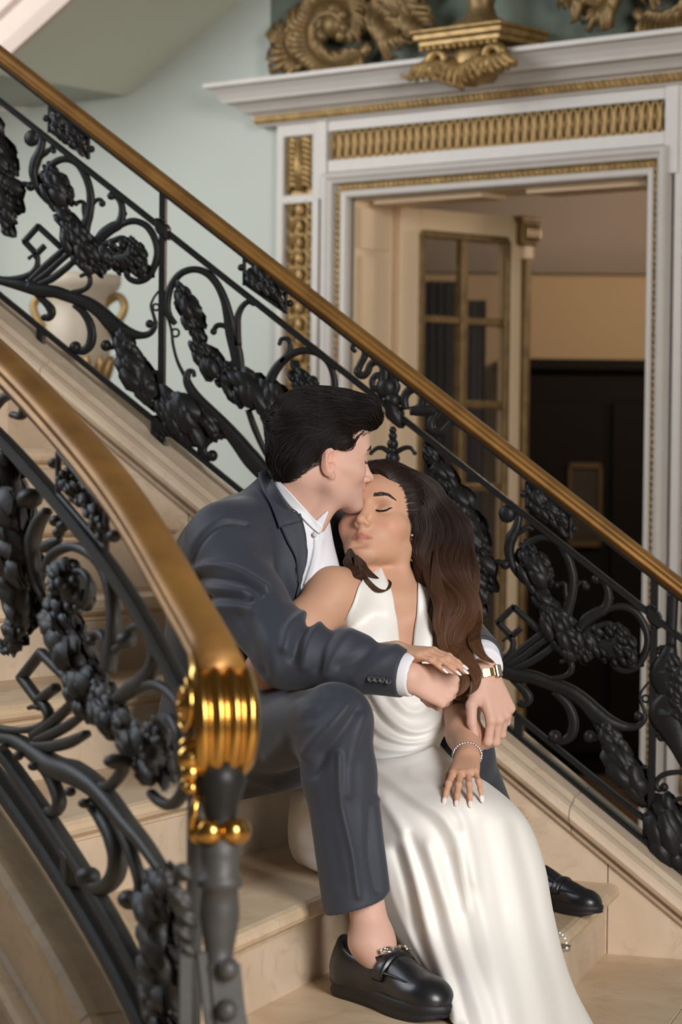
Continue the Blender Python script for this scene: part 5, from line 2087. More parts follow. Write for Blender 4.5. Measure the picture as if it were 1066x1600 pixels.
chest, pelv = P(405, 905, 5.13), P(345, 1120, 5.22)
cuff = P(633, 1053, 4.665)
fcuff = P(752, 1028, 4.98)
jk = [Cone(pelv, chest, 0.135, 0.150, k=0.05),
      Cone(P(370, 1000, 5.22), P(392, 860, 5.15), 0.14, 0.125, k=0.05),
      Cone(P(345, 880, 5.08), P(350, 1010, 5.16), 0.10, 0.11, k=0.06),
      Cone(P(366, 850, 4.99), P(440, 800, 5.10), 0.075, 0.060, k=0.05),
      Cone(P(440, 800, 5.10), P(515, 850, 5.28), 0.060, 0.075, k=0.05),
      Cone(P(430, 820, 5.12), P(447, 772, 5.09), 0.075, 0.060, k=0.04),
      Cone(P(352, 846, 4.98), P(392, 940, 4.87), 0.078, 0.072, k=0.05),
      Cone(P(392, 940, 4.87), m_el, 0.072, 0.066, k=0.03),
      Cone(m_el, P(540, 1034, 4.71), 0.067, 0.058, k=0.02),
      Cone(P(540, 1034, 4.71), cuff, 0.058, 0.047, k=0.03),
      Cone(f_sh, f_el, 0.075, 0.062, k=0.03), Cone(f_el, fcuff, 0.06, 0.047, k=0.02),
      Ell(P(455, 905, 5.06), (0.085, 0.085, 0.16), k=0.05),
      cut_end(cuff, mrw - m_el, 0.07), cut_end(fcuff, mlw - f_el, 0.07),
      # front opening where the shirt shows
      Cone(P(505, 800, 4.98), P(494, 868, 4.93), 0.034, 0.040, k=0.006, sub=True),
      Cone(P(494, 868, 4.93), P(484, 945, 4.90), 0.040, 0.022, k=0.006, sub=True),
      Cone(P(462, 742, 5.05), P(500, 800, 4.99), 0.055, 0.040, k=0.006, sub=True),
      Cone(P(462, 742, 5.05), P(480, 690, 5.02), 0.062, 0.070, k=0.006, sub=True)]
jfold = folds([
    ([(303, 890), (330, 884), (372, 892), (415, 918)], 7, 0.007), ([(300, 905), (330, 903), (375, 910), (408, 928)], 6, -0.006),
    ([(299, 920), (335, 920), (380, 924)], 7, 0.006), ([(300, 936), (340, 934), (390, 936)], 7, -0.006), ([(305, 950), (350, 948), (395, 952)], 9, 0.005),
    ([(306, 905), (303, 872), (322, 838), (352, 818), (385, 820)], 4, -0.004), ([(299, 905), (295, 870), (315, 832), (350, 810)], 8, 0.003),
    ([(470, 962), (452, 985), (446, 1012)], 9, 0.008), ([(486, 970), (468, 996), (458, 1030)], 7, -0.007), ([(500, 976), (484, 1004), (476, 1040)], 8, 0.007),
    ([(520, 985), (504, 1012), (496, 1046)], 8, -0.006), ([(545, 992), (524, 1020), (512, 1052)], 9, 0.005),
    ([(590, 1005), (560, 1030), (530, 1040)], 9, -0.004), ([(620, 1012), (590, 1036), (556, 1062)], 10, 0.004),
    ([(400, 960), (420, 1000), (430, 1050)], 12, 0.004), ([(372, 960), (395, 1010), (412, 1050)], 9, -0.004),
    ([(400, 850), (430, 880), (450, 930)], 12, -0.004), ([(335, 960), (360, 1000), (380, 1050)], 10, 0.004),
], 5.15)
jf0 = jfold
jfold = lambda p: 1.35 * jf0(p)
jobj, jV, jF = sdf_object('jacket', jk, LO, HI, 0.0032, 'suit', man, None, smooth=1, disp=jfold)

# shirt
sh = [Cone(P(395, 1000, 5.18), P(420, 880, 5.13), 0.125, 0.125, k=0.05), Cone(P(420, 880, 5.12), P(455, 810, 5.08), 0.115, 0.075, k=0.05),
      Ell(P(450, 900, 5.07), (0.082, 0.082, 0.15), k=0.05),
      Cone(P(462, 830, 5.05), P(488, 900, 5.03), 0.055, 0.060, k=0.04),
      ]
cuffs = [[Cone(cuff, P(656, 1058, 4.658), 0.041, 0.040, k=0.01), Cone(cuff, P(600, 1046, 4.68), 0.040, 0.038, k=0.01), cut_end(P(647, 1057, 4.655), mrw - m_el, 0.07),
          Cone(P(640, 1055, 4.66), P(660, 1060, 4.65), 0.034, 0.034, k=0.002, sub=True)],
         [Cone(fcuff, P(758, 1046, 4.95), 0.040, 0.039, k=0.01), cut_end(P(757, 1042, 4.95), mlw - f_el, 0.07)]]
for cf in cuffs:
    sdf_object('shirt_cuff', cf, LO, HI, 0.0026, 'shirt', man)
sfold = folds([([(500, 850), (494, 880), (480, 920)], 6, 0.004), ([(488, 850), (480, 880), (470, 915)], 6, -0.003), ([(504, 838), (496, 850), (486, 852)], 5, 0.003)], 5.2)
sobj, sV, sF = sdf_object('shirt', sh, LO, HI, 0.0030, 'shirt', man, None, smooth=1, disp=sfold)

# collar of the shirt: a standing band folded over, wrapped round the neck
ax0, ax1 = np.array(mneck0), np.array(mneck1)


def neck_ring(px_pts, r_off, name, material, h, th=0.003):
    m = MB()
    rings = []
    for (px, py, d), hh in zip(px_pts, h):
        p = P(px, py, d)
        q = P(px + hh[0], py + hh[1], d + hh[2])
        o = unit(np.cross(q - p, CF))
        rings.append([p, q, q + CF * th, p + CF * th])
    m.sweep(rings, smooth=False)
    return child(m, name, material, man)


jb = bvh_of((jV, jF), (sV, sF), (mV, mF))
# shirt collar leaf (near side) and its far point
child(patch(jb, [(424, 738), (436, 762), (456, 792), (480, 820), (497, 836)], [(430, 741), (452, 764), (474, 790), (492, 810), (503, 822)], 6, 4, 0.006, 0.004), 'shirt_collar', 'shirt', man)
child(patch(jb, [(497, 836), (502, 824), (508, 810), (512, 800)], [(488, 822), (496, 812), (504, 804), (511, 797)], 4, 4, 0.005, 0.004), 'collar_point', 'shirt', man)
child(patch(jb, [(489, 830), (490, 856), (484, 885), (474, 915)], [(500, 832), (500, 856), (494, 885), (484, 912)], 3, 5, 0.0012, 0.001), 'button_placket', 'shirt', man)
m = MB()
p = surf(jb, 489, 837, 0.008)
m.ball(p, (0.0055, 0.0055, 0.0055), 10, 6)
child(m, 'collar_button', 'button_pale', man)
# lapels: collar part and lapel part with a notch
child(patch(jb, [(408, 744), (412, 768), (422, 797), (432, 828)], [(426, 736), (441, 766), (457, 792), (472, 816)], 6, 5, 0.010, 0.004), 'jacket_collar', 'suit', man)
child(patch(jb, [(432, 816), (446, 846), (460, 872), (466, 905), (462, 934)], [(469, 804), (477, 836), (479, 866), (476, 900), (466, 932)], 6, 6, 0.007, 0.004), 'lapel', 'suit', man)
# sleeve buttons
for k, (bx, by) in enumerate(((579, 1060), (588, 1061), (597, 1062), (607, 1064))):
    p = surf(jb, bx, by, 0.002)
    n = unit(CAM - p + np.array([0, 0, .4]))
    a = unit(np.cross(n, (0, 0, 1)))
    b = np.cross(n, a)
    m = MB().lathe([(0.0, 0.0035), (0.0035, 0.0036), (0.0042, 0.0046), (0.0062, 0.0044), (0.0066, 0.002), (0.0060, -0.001), (0.0, -0.002)], lambda v: p + a * v[0] + b * v[1] + n * v[2], 14)
    child(m, 'sleeve_button', 'button_dark', man)

# trousers
kn, hem = P(522, 1128, 4.66), P(557, 1425, 4.64)
kn2, hem2 = P(712, 1178, 5.20), P(796, 1372, 5.50)
tr = [Cone(P(345, 1150, 5.22), P(440, 1150, 5.05), 0.145, 0.115, k=0.05),
      Cone(P(400, 1142, 5.00), kn, 0.094, 0.070, k=0.04),
      Cone(kn, P(530, 1210, 4.66), 0.070, 0.067, k=0.03),
      Cone(P(530, 1210, 4.66), hem, 0.067, 0.063, k=0.03),
      Cone(P(400, 1150, 5.24), kn2, 0.11, 0.078, k=0.04), Cone(kn2, hem2, 0.076, 0.064, k=0.03),
      RBox(P(560, 1412, 4.64) - np.array([0, 0, 0.09]), (0.16, 0.16, 0.085), np.array([unit(cv(1, .30, 0)), unit(cv(0, 0, 1)), unit(cv(-.30, 1, 0))]), 0.002, k=0.002, sub=True),
      Cone(P(557, 1460, 4.64), P(552, 1380, 4.64), 0.046, 0.044, k=0.003, sub=True),
      cut_end(hem2, hem2 - kn2, 0.12)]
tfold = folds([
    ([(542, 1105), (520, 1130), (490, 1160), (478, 1178)], 10, 0.010), ([(515, 1098), (480, 1130), (455, 1150)], 12, -0.006), ([(556, 1110), (530, 1150), (505, 1180), (490, 1210)], 9, -0.007),
    ([(566, 1120), (548, 1180), (545, 1240)], 9, 0.006), ([(530, 1180), (532, 1250), (550, 1330), (560, 1400)], 5, 0.006), ([(548, 1200), (560, 1280), (575, 1380)], 12, -0.004),
    ([(505, 1180), (510, 1260), (530, 1380)], 12, -0.003), ([(588, 1250), (592, 1310), (604, 1390)], 7, 0.006), ([(580, 1260), (580, 1330), (590, 1390)], 8, -0.007),
    ([(400, 1100), (440, 1085), (500, 1085)], 14, -0.005), ([(420, 1180), (450, 1150), (480, 1135)], 10, 0.005),
], 4.95)
tf0 = tfold
tfold = lambda p: 1.15 * tf0(p)
tobj, tV, tF = sdf_object('trousers', tr, LO, HI, 0.0034, 'suit', man, None, smooth=1, disp=tfold)


# loafers
def loafer(heel, toe, z0, bit):
    heel, toe = np.array(heel), np.array(toe)
    f = toe - heel
    f[2] = 0
    L = np.linalg.norm(f)
    f = f / L
    s = np.array([f[1], -f[0], 0.0])
    k = L / 0.30
    M = lambda v: heel + f * v[0] * k + s * v[1] * k + np.array([0, 0, z0 - heel[2] + v[2] * k])
    ol = [(0.000, 0.000), (0.006, 0.022), (0.03, 0.034), (0.08, 0.034), (0.14, 0.037), (0.20, 0.048), (0.245, 0.047), (0.28, 0.034), (0.298, 0.012), (0.300, -0.004), (0.292, -0.026), (0.262, -0.042),
          (0.21, -0.047), (0.15, -0.040), (0.09, -0.034), (0.03, -0.034), (0.006, -0.022)]
    c = np.array(ol)
    c = crom(list(map(tuple, c)) + [tuple(c[0])], 3)[:-1]
    cen = c.mean(0)
    m = MB()
    rings = []
    for z, e in ((0.0, 0.95), (0.004, 1.01), (0.012, 1.02), (0.016, 0.99), (0.019, 1.02), (0.030, 1.02), (0.034, 0.98)):
        rings.append([M((cen[0] + (x - cen[0]) * e, cen[1] + (y - cen[1]) * e, z + (0.010 * max(0, (x - 0.25) / 0.05) ** 2 if z < 0.01 else 0) + (0.006 if x < 0.09 and z > 0.015 else 0))) for x, y in c])
    m.sweep(rings)
    child(m, 'shoe_sole', 'rubber', man)
    A_ = np.array([f, s, (0, 0, 1.0)])
    g = Group([Cone((0.045, 0, 0.040), (0.25, 0, 0.036), 0.036, 0.034, k=0.03), Ell((0.235, -0.001, 0.036), (0.062, 0.044, 0.032), k=0.03), Ell((0.05, 0, 0.055), (0.048, 0.034, 0.052), k=0.03),
               Ell((0.15, 0, 0.060), (0.075, 0.034, 0.038), k=0.03), Cone((0.015, 0, 0.05), (0.013, 0, 0.095), 0.016, 0.008, k=0.03),
               Ell((0.075, 0, 0.105), (0.058, 0.026, 0.050), k=0.008, sub=True),
               RBox((0.15, 0, -0.01), (0.3, 0.2, 0.036), None, 0.002, k=0.002, sub=True)], M((0, 0, 0)), A_, k, k=0.0)
    lo = np.minimum(heel, toe) - 0.10
    hi = np.maximum(heel, toe) + 0.15
    lo[2], hi[2] = z0 - 0.01, z0 + 0.17
    o, V, F = sdf_object('shoe_upper', [g], lo, hi, 0.0026, 'leather', man, None, smooth=1)
    # raised moccasin seam round the toe, tongue and strap
    m = MB()
    seam = [M((x, y, z)) for x, y, z in crom([(0.155, 0.040, 0.070), (0.20, 0.036, 0.068), (0.25, 0.028, 0.060), (0.278, 0.0, 0.054), (0.25, -0.028, 0.060), (0.20, -0.036, 0.068), (0.155, -0.040, 0.070)], 5)]
    m.tube(seam, 0.0028 * k, 6)
    child(m, 'shoe_seam', 'leather', man)
    m = MB()
    rows = []
    for x, w, z in ((0.185, 0.030, 0.088), (0.165, 0.032, 0.096), (0.14, 0.032, 0.106), (0.115, 0.030, 0.118), (0.100, 0.020, 0.126), (0.096, 0.006, 0.128)):
        rows.append([M((x, w * q, z - 0.012 * q * q)) for q in np.linspace(-1, 1, 9)] + [M((x, w * q, z - 0.012 * q * q - 0.005)) for q in np.linspace(1, -1, 9)])
    m.sweep(rows)
    child(m, 'shoe_tongue', 'leather', man)
    m = MB()
    rows = []
    for x in (0.150, 0.154, 0.172, 0.176):
        e = 0.003 if x in (0.154, 0.172) else 0.0
        rows.append([M((x, 0.046 * math.sin(q), 0.052 + 0.050 * math.cos(q) * 0.94 + e)) for q in np.linspace(-1.45, 1.45, 13)] + [M((x, 0.042 * math.sin(q), 0.048 + 0.048 * math.cos(q) * 0.94)) for q in np.linspace(1.45, -1.45, 13)])
    m.sweep(rows)
    child(m, 'shoe_strap', 'leather', man)
    if bit:
        m = MB()
        for sy in (-1, 1):
            cc = (0.163, sy * 0.020, 0.101)
            m.tube([M((cc[0] + 0.011 * math.cos(q), cc[1] + 0.010 * math.sin(q), cc[2] + 0.004 - 0.004 * sy * math.sin(q))) for q in np.linspace(0, 2 * math.pi, 19)[:-1]], 0.0020 * k, 7, closed=True)
            for q in (0.5, 2.2, 3.8):
                m.ball(M((cc[0] + 0.012 * math.cos(q), cc[1] + 0.011 * math.sin(q), cc[2] + 0.004)), 0.0032 * k, 7, 5)
        m.tube([M((0.163, y, 0.107)) for y in np.linspace(-0.011, 0.011, 6)], 0.0022 * k, 7)
        child(m, 'shoe_buckle', 'steel', man)


loafer(P(530, 1552, 4.73), P(697, 1590, 4.47), RISE, True)
loafer(P(812, 1408, 5.66), P(937, 1424, 5.50), RISE, False)

# wristwatch on the far wrist
wa = unit(cv(.20, -.96, -.16))
wn = unit(cv(.72, .12, -.68) - wa * (cv(.72, .12, -.68) @ wa))
ws = np.cross(wa, wn)
wc = mlw + wa * 0.004
m = MB()
rings = []
for q in np.linspace(0, 2 * math.pi, 30)[:-1]:
    r = 0.0335
    e = wn * math.cos(q) * r * 0.86 + ws * math.sin(q) * r
    eo = wn * math.cos(q) * (r + .003) * 0.86 + ws * math.sin(q) * (r + .003)
    rings.append([wc + e - wa * 0.009, wc + eo - wa * 0.008, wc + eo + wa * 0.008, wc + e + wa * 0.009])
m.sweep(rings, closed=True, smooth=False)
child(m, 'watch_band', 'watch_gold', man)
face_dir = unit(wn * 0.95 - ws * 0.25)
side = unit(np.cross(wa, face_dir))
Mw = lambda v: wc + side * v[0] + wa * v[1] + face_dir * (v[2] + 0.030)
child(MB().box((-0.011, -0.013, -0.002), (0.011, 0.013, 0.005), 0.002, Mw), 'watch_case', 'watch_gold', man)
child(MB().box((-0.0085, -0.0105, 0.004), (0.0085, 0.0105, 0.0056), 0.0, Mw), 'watch_dial', 'watch_dial', man)

# closed eyes and brows
rng = random.Random(8)
mbv = bvh_of((mV, mF))
for s_ in (-1, 1):
    brow(mhead, mbv, s_, 160, 0.0042, 'lash', man, rng, 0.013, 0.0175, 0.005)
    m = MB()
    pts = [face_pt(mhead, mbv, s_ * (0.0185 + 0.026 * t), -0.0062 - 0.003 * math.sin(math.pi * t), 0.0003) for t in np.linspace(0, 1, 9)]
    m.tube([q for q in pts if q is not None], 0.0010, 5)
    for k in range(18):
        t = rng.random()
        a = face_pt(mhead, mbv, s_ * (0.0185 + 0.026 * t), -0.0062 - 0.003 * math.sin(math.pi * t), 0.0002)
        b = a + mhead.A[1] * 0.0065 - mhead.A[2] * 0.0035
        m.tube([a, (a + b) / 2 - mhead.A[2] * .0008, b], [0.0005, 0.0004, 0.0002], 4)
    child(m, 'eyelashes', 'lash', man, kind='stuff')
# ------------------------------------------------------------------ the woman
woman = empty('person', tuple(P(560, 1330, 5.05)), label='woman in a long ivory satin dress seated between his knees, eyes closed', category='person')
mat('satin', (0.80, 0.775, 0.73), 0.46, spec=0.4, sheen=0.2, bump=(500, 0.04, 0.0006))
mat('hair_woman', (0.022, 0.011, 0.008), 0.5, spec=0.35)
_hm = MAT['hair_woman'].node_tree
_geo = _hm.nodes.new('ShaderNodeNewGeometry')
_sep = _hm.nodes.new('ShaderNodeSeparateXYZ')
_mr = _hm.nodes.new('ShaderNodeMapRange')
_mr.inputs['From Min'].default_value, _mr.inputs['From Max'].default_value = 0.80, 1.06
_cr = _hm.nodes.new('ShaderNodeValToRGB')
_cr.color_ramp.elements[0].color = (0.135, 0.058, 0.026, 1)
_cr.color_ramp.elements[1].color = (0.020, 0.010, 0.0075, 1)
_hm.links.new(_geo.outputs['Position'], _sep.inputs[0])
_hm.links.new(_sep.outputs['Z'], _mr.inputs['Value'])
_hm.links.new(_mr.outputs['Result'], _cr.inputs['Fac'])
_hm.links.new(_cr.outputs['Color'], _hm.nodes['Principled BSDF'].inputs['Base Color'])
mat('hair_tips', (0.060, 0.026, 0.013), 0.42, spec=0.5)
mat('nail_white', (0.80, 0.70, 0.64), 0.2, spec=0.5)
mat('silver', (0.75, 0.74, 0.72), 0.18, metal=1.0)
mat('jewel', (0.85, 0.88, 0.92), 0.05, metal=0.6)
mat('brow', (0.022, 0.012, 0.008), 0.6)
mat('heel_shoe', (0.70, 0.66, 0.60), 0.35)

WS = 1.05
wy, wt = math.radians(24), math.radians(27)
WH_A = head_axes(cv(-math.sin(wy) * math.cos(wt), math.sin(wt), -math.cos(wy) * math.cos(wt)))
# a slight tilt of the crown towards his face
wr = math.radians(3.0)
WH_A = np.array([WH_A[0] * math.cos(wr) - WH_A[2] * math.sin(wr), WH_A[1], WH_A[2] * math.cos(wr) + WH_A[0] * math.sin(wr)])
WH_O = P(598, 821, 5.135)
whead = Group(head_prims(True), WH_O, WH_A, WS, k=0.025)
wn0, wn1 = whead.out((0, -0.030, -0.055))[0], P(632, 935, 5.13)
rs, re_, rw = P(520, 934, 4.985), P(414, 1046, 4.87), P(620, 1020, 4.70)
ls, le, lw_ = P(700, 945, 5.14), P(720, 1105, 5.06), P(731, 1184, 4.825)
wr_h, wr_t = hand_prims(rw, cv(.80, .03, -.60), cv(.24, .88, -.38), False,
                        [(15, 14, 7), (16, 15, 8), (17, 16, 8), (18, 16, 8)], (-3, -1, 1, 4), ((.9, .35, -.3), (.95, .1, -.3), (.95, .05, -.3)), 0.80, True)
wl_h, wl_t = hand_prims(lw_, cv(-.14, -.29, -.95), cv(-.06, .93, -.34), True,
                        [(6, 16, 9), (5, 15, 9), (8, 20, 10), (12, 26, 12)], (7, 0, -8, -17), ((.86, .40, -.3), (.95, .1, -.35), (.95, -.05, -.4)), 0.86, True)
SD = unit(rs - ls)                      # shoulder line (towards her right)
SFw = unit(np.cross((0, 0, 1), SD) * -1)
if SFw @ CF > 0:
    SFw = -SFw
SB = np.array([SD, SFw, np.cross(SD, SFw)])
rib = P(618, 1030, 5.14)
wskin = [whead, Cone(wn0, wn1, 0.045, 0.050, k=0.02),
         Cone(whead.out((-0.045, 0.0, -0.06))[0], P(634, 935, 5.06), 0.014, 0.013, k=0.03), Cone(whead.out((0.045, 0.0, -0.06))[0], P(622, 935, 5.05), 0.014, 0.013, k=0.03),
         Cone(P(626, 930, 5.14), rs + np.array([0, 0, .012]), 0.046, 0.046, k=0.04), Cone(P(640, 930, 5.15), ls, 0.046, 0.046, k=0.04),
         Cone(P(622, 938, 5.055), rs + SFw * 0.02 + np.array([0, 0, .022]), 0.013, 0.014, k=0.025), Cone(P(640, 938, 5.06), ls + SFw * 0.025 + np.array([0, 0, .022]), 0.013, 0.014, k=0.025),
         Ell(P(620, 985, 5.12), (0.130, 0.088, 0.105), SB, k=0.05), Ell(rib, (0.122, 0.088, 0.150), SB, k=0.05),
         Ell(P(578, 1020, 5.02), (0.058, 0.048, 0.060), SB, k=0.04), Ell(P(668, 1020, 5.05), (0.058, 0.048, 0.060), SB, k=0.04),
         Cone(P(620, 1100, 5.12), P(618, 1190, 5.10), 0.084, 0.084, k=0.05),
         Cone(P(580, 1270, 5.10), P(620, 1270, 5.12), 0.10, 0.10, k=0.05), Cone(P(600, 1270, 5.1), P(770, 1310, 4.92), 0.07, 0.05, k=0.04), Cone(P(770, 1310, 4.92), P(830, 1560, 5.02), 0.045, 0.033, k=0.03),
         Cone(P(560, 1280, 5.05), P(690, 1330, 4.82), 0.07, 0.05, k=0.04), Cone(P(690, 1330, 4.82), P(760, 1560, 4.90), 0.045, 0.033, k=0.03),
         Ell(rs, (0.050, 0.050, 0.050), k=0.04), Cone(rs, P(480, 972, 4.94), 0.049, 0.047, k=0.03), Cone(P(480, 972, 4.94), re_, 0.046, 0.037, k=0.02),
         Cone(re_, P(500, 1046, 4.86), 0.037, 0.039, k=0.02), Cone(P(500, 1046, 4.86), rw, 0.038, 0.024, k=0.02),
         Cone(ls, le, 0.046, 0.038, k=0.03), Cone(le, P(726, 1147, 4.95), 0.038, 0.036, k=0.02), Cone(P(726, 1147, 4.95), lw_, 0.035, 0.0245, k=0.02)] + wr_h + wl_h


def wcol(V):
    q = whead.loc(V)
    c = face_colour(q, SKIN_W, True)
    c[~(np.abs(q) < 0.16).all(1)] = SKIN_W
    return c


WLO, WHI = np.array([-1.1, -1.9, 0.02]), np.array([0.45, 0.2, 1.45])
wobj, wV, wF = sdf_object('body', wskin, WLO, WHI, 0.0021, 'skin_woman', woman, wcol, smooth=1)
nails(woman, wr_t[:4] + wl_t[:4], 'nail_white', 0.0066, 0.0046)

# brows, lashes
rng = random.Random(4)
hbv = bvh_of((wV, wF))
for s_ in (-1, 1):
    brow(whead, hbv, s_, 230, 0.0040, 'brow', woman, rng)
    m = MB()
    eye = lambda t: (s_ * (0.019 + 0.0265 * t), -0.0062 - 0.0035 * math.sin(math.pi * min(1, t * 1.05)) + 0.0022 * t + 0.003 * max(0, t - .85) / .15)
    m.tube([face_pt(whead, hbv, *eye(t), 0.0004) for t in np.linspace(-0.06, 1.12, 12)], [0.0008, 0.0014, 0.0017, 0.0019, 0.0020, 0.0020, 0.0021, 0.0021, 0.0021, 0.0020, 0.0016, 0.0008], 6)
    for k in range(42):
        t = rng.uniform(0.05, 1.0)
        a = face_pt(whead, hbv, *eye(t), 0.0003)
        L = 0.0055 + 0.003 * t
        b = a + WH_A[1] * L * 0.75 - WH_A[2] * L * 0.55 + WH_A[0] * s_ * L * (t - 0.35) * 1.0
        c = b + WH_A[2] * L * 0.18 + WH_A[1] * L * .12 + WH_A[0] * s_ * L * .15 * t
        m.tube([a, b, c], [0.0005, 0.0004, 0.0002], 4)
    child(m, 'eyelashes', 'lash', woman, kind='stuff')

# ---- dress: bodice panels laid on the body, cowl, waistband, skirt
wtorso = [q for q in wskin[1:] if q not in wr_h and q not in wl_h]
_arm = [i for i, q in enumerate(wtorso) if isinstance(q, Cone) and any(np.allclose(q.a, e) for e in (rs, re_, ls, le, P(480, 972, 4.94), P(500, 1046, 4.86), P(726, 1147, 4.95)))]
wtorso = [q for i, q in enumerate(wtorso) if i not in _arm]
wtorso.append(Cone(P(622, 1090, 5.12), P(622, 1195, 5.10), 0.098, 0.100, k=0.05))
wb = bvh_of(polygonise(wtorso, WLO, WHI, 0.006))
bfold = lambda x, y: 0.004 * math.sin((x - 540) * 0.10 + (y - 900) * 0.02) * min(1, max(0, (y - 900) / 60))
child(patch(wb, [(590, 892), (578, 900), (560, 912), (548, 940), (534, 970), (520, 1010), (528, 1060), (552, 1110)], [(598, 896), (610, 926), (617, 958), (622, 990), (626, 1020), (632, 1050), (638, 1080), (640, 1110)], 14, 5, 0.006, 0.003, 0.006, bfold, 5.02),
      'bodice_panel', 'satin', woman)
child(patch(wb, [(652, 900), (651, 930), (650, 958), (648, 990), (646, 1020), (642, 1050), (640, 1080), (640, 1110)], [(668, 896), (684, 930), (694, 960), (702, 990), (706, 1020), (708, 1050), (706, 1080), (702, 1110)], 14, 5, 0.006, 0.003, 0.006, bfold, 5.02),
      'bodice_panel', 'satin', woman)
COWL = [([(584, 1070), (604, 1112), (634, 1142), (664, 1140), (688, 1110), (702, 1066)], 7, 0.013), ([(576, 1098), (592, 1138), (626, 1160), (660, 1156), (688, 1128), (706, 1090)], 6, 0.012),
        ([(604, 1066), (618, 1092), (636, 1112), (656, 1108), (678, 1074)], 6, 0.009), ([(580, 1090), (600, 1128), (630, 1152), (662, 1148), (688, 1119), (704, 1078)], 4, -0.008),
        ([(574, 1142), (594, 1166), (630, 1172), (658, 1165), (684, 1144)], 5, 0.008), ([(572, 1124), (592, 1152), (628, 1167), (660, 1161), (690, 1136)], 4, -0.006)]
COWL = [(crom(a, 5), w_, h_) for a, w_, h_ in COWL]


def cfold(x, y):
    return sum(h_ * math.exp(-(seg_dist(np.array([x]), np.array([y]), a)[0] / w_) ** 2) for a, w_, h_ in COWL)


child(patch(wb, [(540, 1066), (550, 1096), (560, 1126), (568, 1156), (570, 1192)], [(708, 1060), (708, 1096), (700, 1130), (686, 1156), (680, 1176)], 44, 11, 0.008, 0.003, 0.008, cfold, 5.0),
      'bodice_waist', 'satin', woman)

ROWS = [
    [(556, 1174, 5.18), (568, 1180, 5.05), (594, 1185, 4.955), (630, 1183, 4.925), (660, 1174, 4.945), (680, 1164, 5.03), (688, 1160, 5.18)],
    [(470, 1215, 5.18), (505, 1215, 5.03), (572, 1210, 4.90), (630, 1206, 4.86), (688, 1200, 4.88), (714, 1196, 5.00), (722, 1200, 5.18)],
    [(450, 1285, 5.16), (480, 1272, 4.99), (572, 1246, 4.80), (640, 1232, 4.76), (716, 1226, 4.785), (766, 1226, 4.94), (776, 1250, 5.12)],
    [(462, 1345, 5.12), (500, 1350, 4.95), (588, 1308, 4.73), (662, 1278, 4.67), (744, 1262, 4.69), (815, 1272, 4.85), (828, 1305, 5.02)],
    [(520, 1368, 5.05), (560, 1390, 4.88), (602, 1385, 4.72), (672, 1372, 4.645), (762, 1352, 4.665), (842, 1340, 4.82), (852, 1370, 4.98)],
    [(592, 1440, 5.02), (610, 1450, 4.86), (636, 1460, 4.70), (695, 1460, 4.625), (778, 1445, 4.645), (858, 1425, 4.81), (866, 1445, 4.96)],
    [(640, 1488, 4.98), (652, 1500, 4.84), (674, 1530, 4.60), (718, 1550, 4.50), (796, 1545, 4.53), (880, 1520, 4.82), (892, 1530, 4.96)],
    [(690, 1516, 4.94), (696, 1540, 4.70), (712, 1612, 4.43), (745, 1650, 4.40), (815, 1655, 4.44), (915, 1612, 4.84), (930, 1605, 4.97)]]
G = np.array([[P(*q) for q in r] for r in ROWS])
NU, NV = 110, 14
G2 = np.array([crom([tuple(p) for p in r], NU // 6) for r in G])
G3 = np.array([crom([tuple(p) for p in G2[:, j]], NV) for j in range(G2.shape[1])]).transpose(1, 0, 2)
sk = folds([
    ([(566, 1186), (610, 1216), (650, 1246), (690, 1272), (712, 1310), (724, 1370), (728, 1420)], 7, 0.010),
    ([(560, 1206), (606, 1236), (640, 1262), (676, 1290), (696, 1330), (706, 1390)], 8, -0.009),
    ([(640, 1206), (690, 1236), (720, 1270), (736, 1320), (742, 1380)], 7, 0.009), ([(660, 1206), (704, 1240), (735, 1280), (752, 1340), (760, 1400)], 9, -0.005),
    ([(600, 1250), (630, 1300), (650, 1370), (668, 1450), (700, 1540), (722, 1640)], 9, 0.011), ([(620, 1330), (640, 1400), (655, 1470), (690, 1560), (708, 1640)], 8, -0.013),
    ([(640, 1310), (672, 1400), (690, 1470), (720, 1560), (742, 1650)], 8, -0.012), ([(668, 1320), (694, 1400), (716, 1480), (748, 1570), (766, 1650)], 9, 0.011),
    ([(700, 1340), (722, 1420), (742, 1500), (770, 1580), (786, 1650)], 9, -0.013), ([(722, 1300), (748, 1400), (770, 1500), (792, 1580), (806, 1650)], 10, 0.010),
    ([(756, 1290), (776, 1380), (796, 1480), (818, 1570), (830, 1650)], 11, -0.011), ([(784, 1280), (806, 1380), (826, 1480), (848, 1570), (862, 1650)], 11, 0.010),
    ([(806, 1290), (830, 1380), (846, 1460), (872, 1560), (886, 1650)], 9, -0.009), ([(598, 1330), (612, 1400), (640, 1470), (672, 1530)], 8, 0.009),
    ([(476, 1240), (462, 1270), (470, 1300)], 8, 0.006), ([(520, 1235), (478, 1262), (462, 1290)], 8, -0.008), ([(470, 1330), (500, 1340), (520, 1360)], 8, -0.008),
    ([(574, 1186), (600, 1196), (640, 1196), (676, 1182)], 5, -0.003), ([(580, 1200), (620, 1210), (660, 1206)], 6, 0.003)], 5.06)
flat_ = G3.reshape(-1, 3)
fd = sk(flat_)
flat_ = flat_ - CF[None] * fd[:, None]
G3 = flat_.reshape(G3.shape)
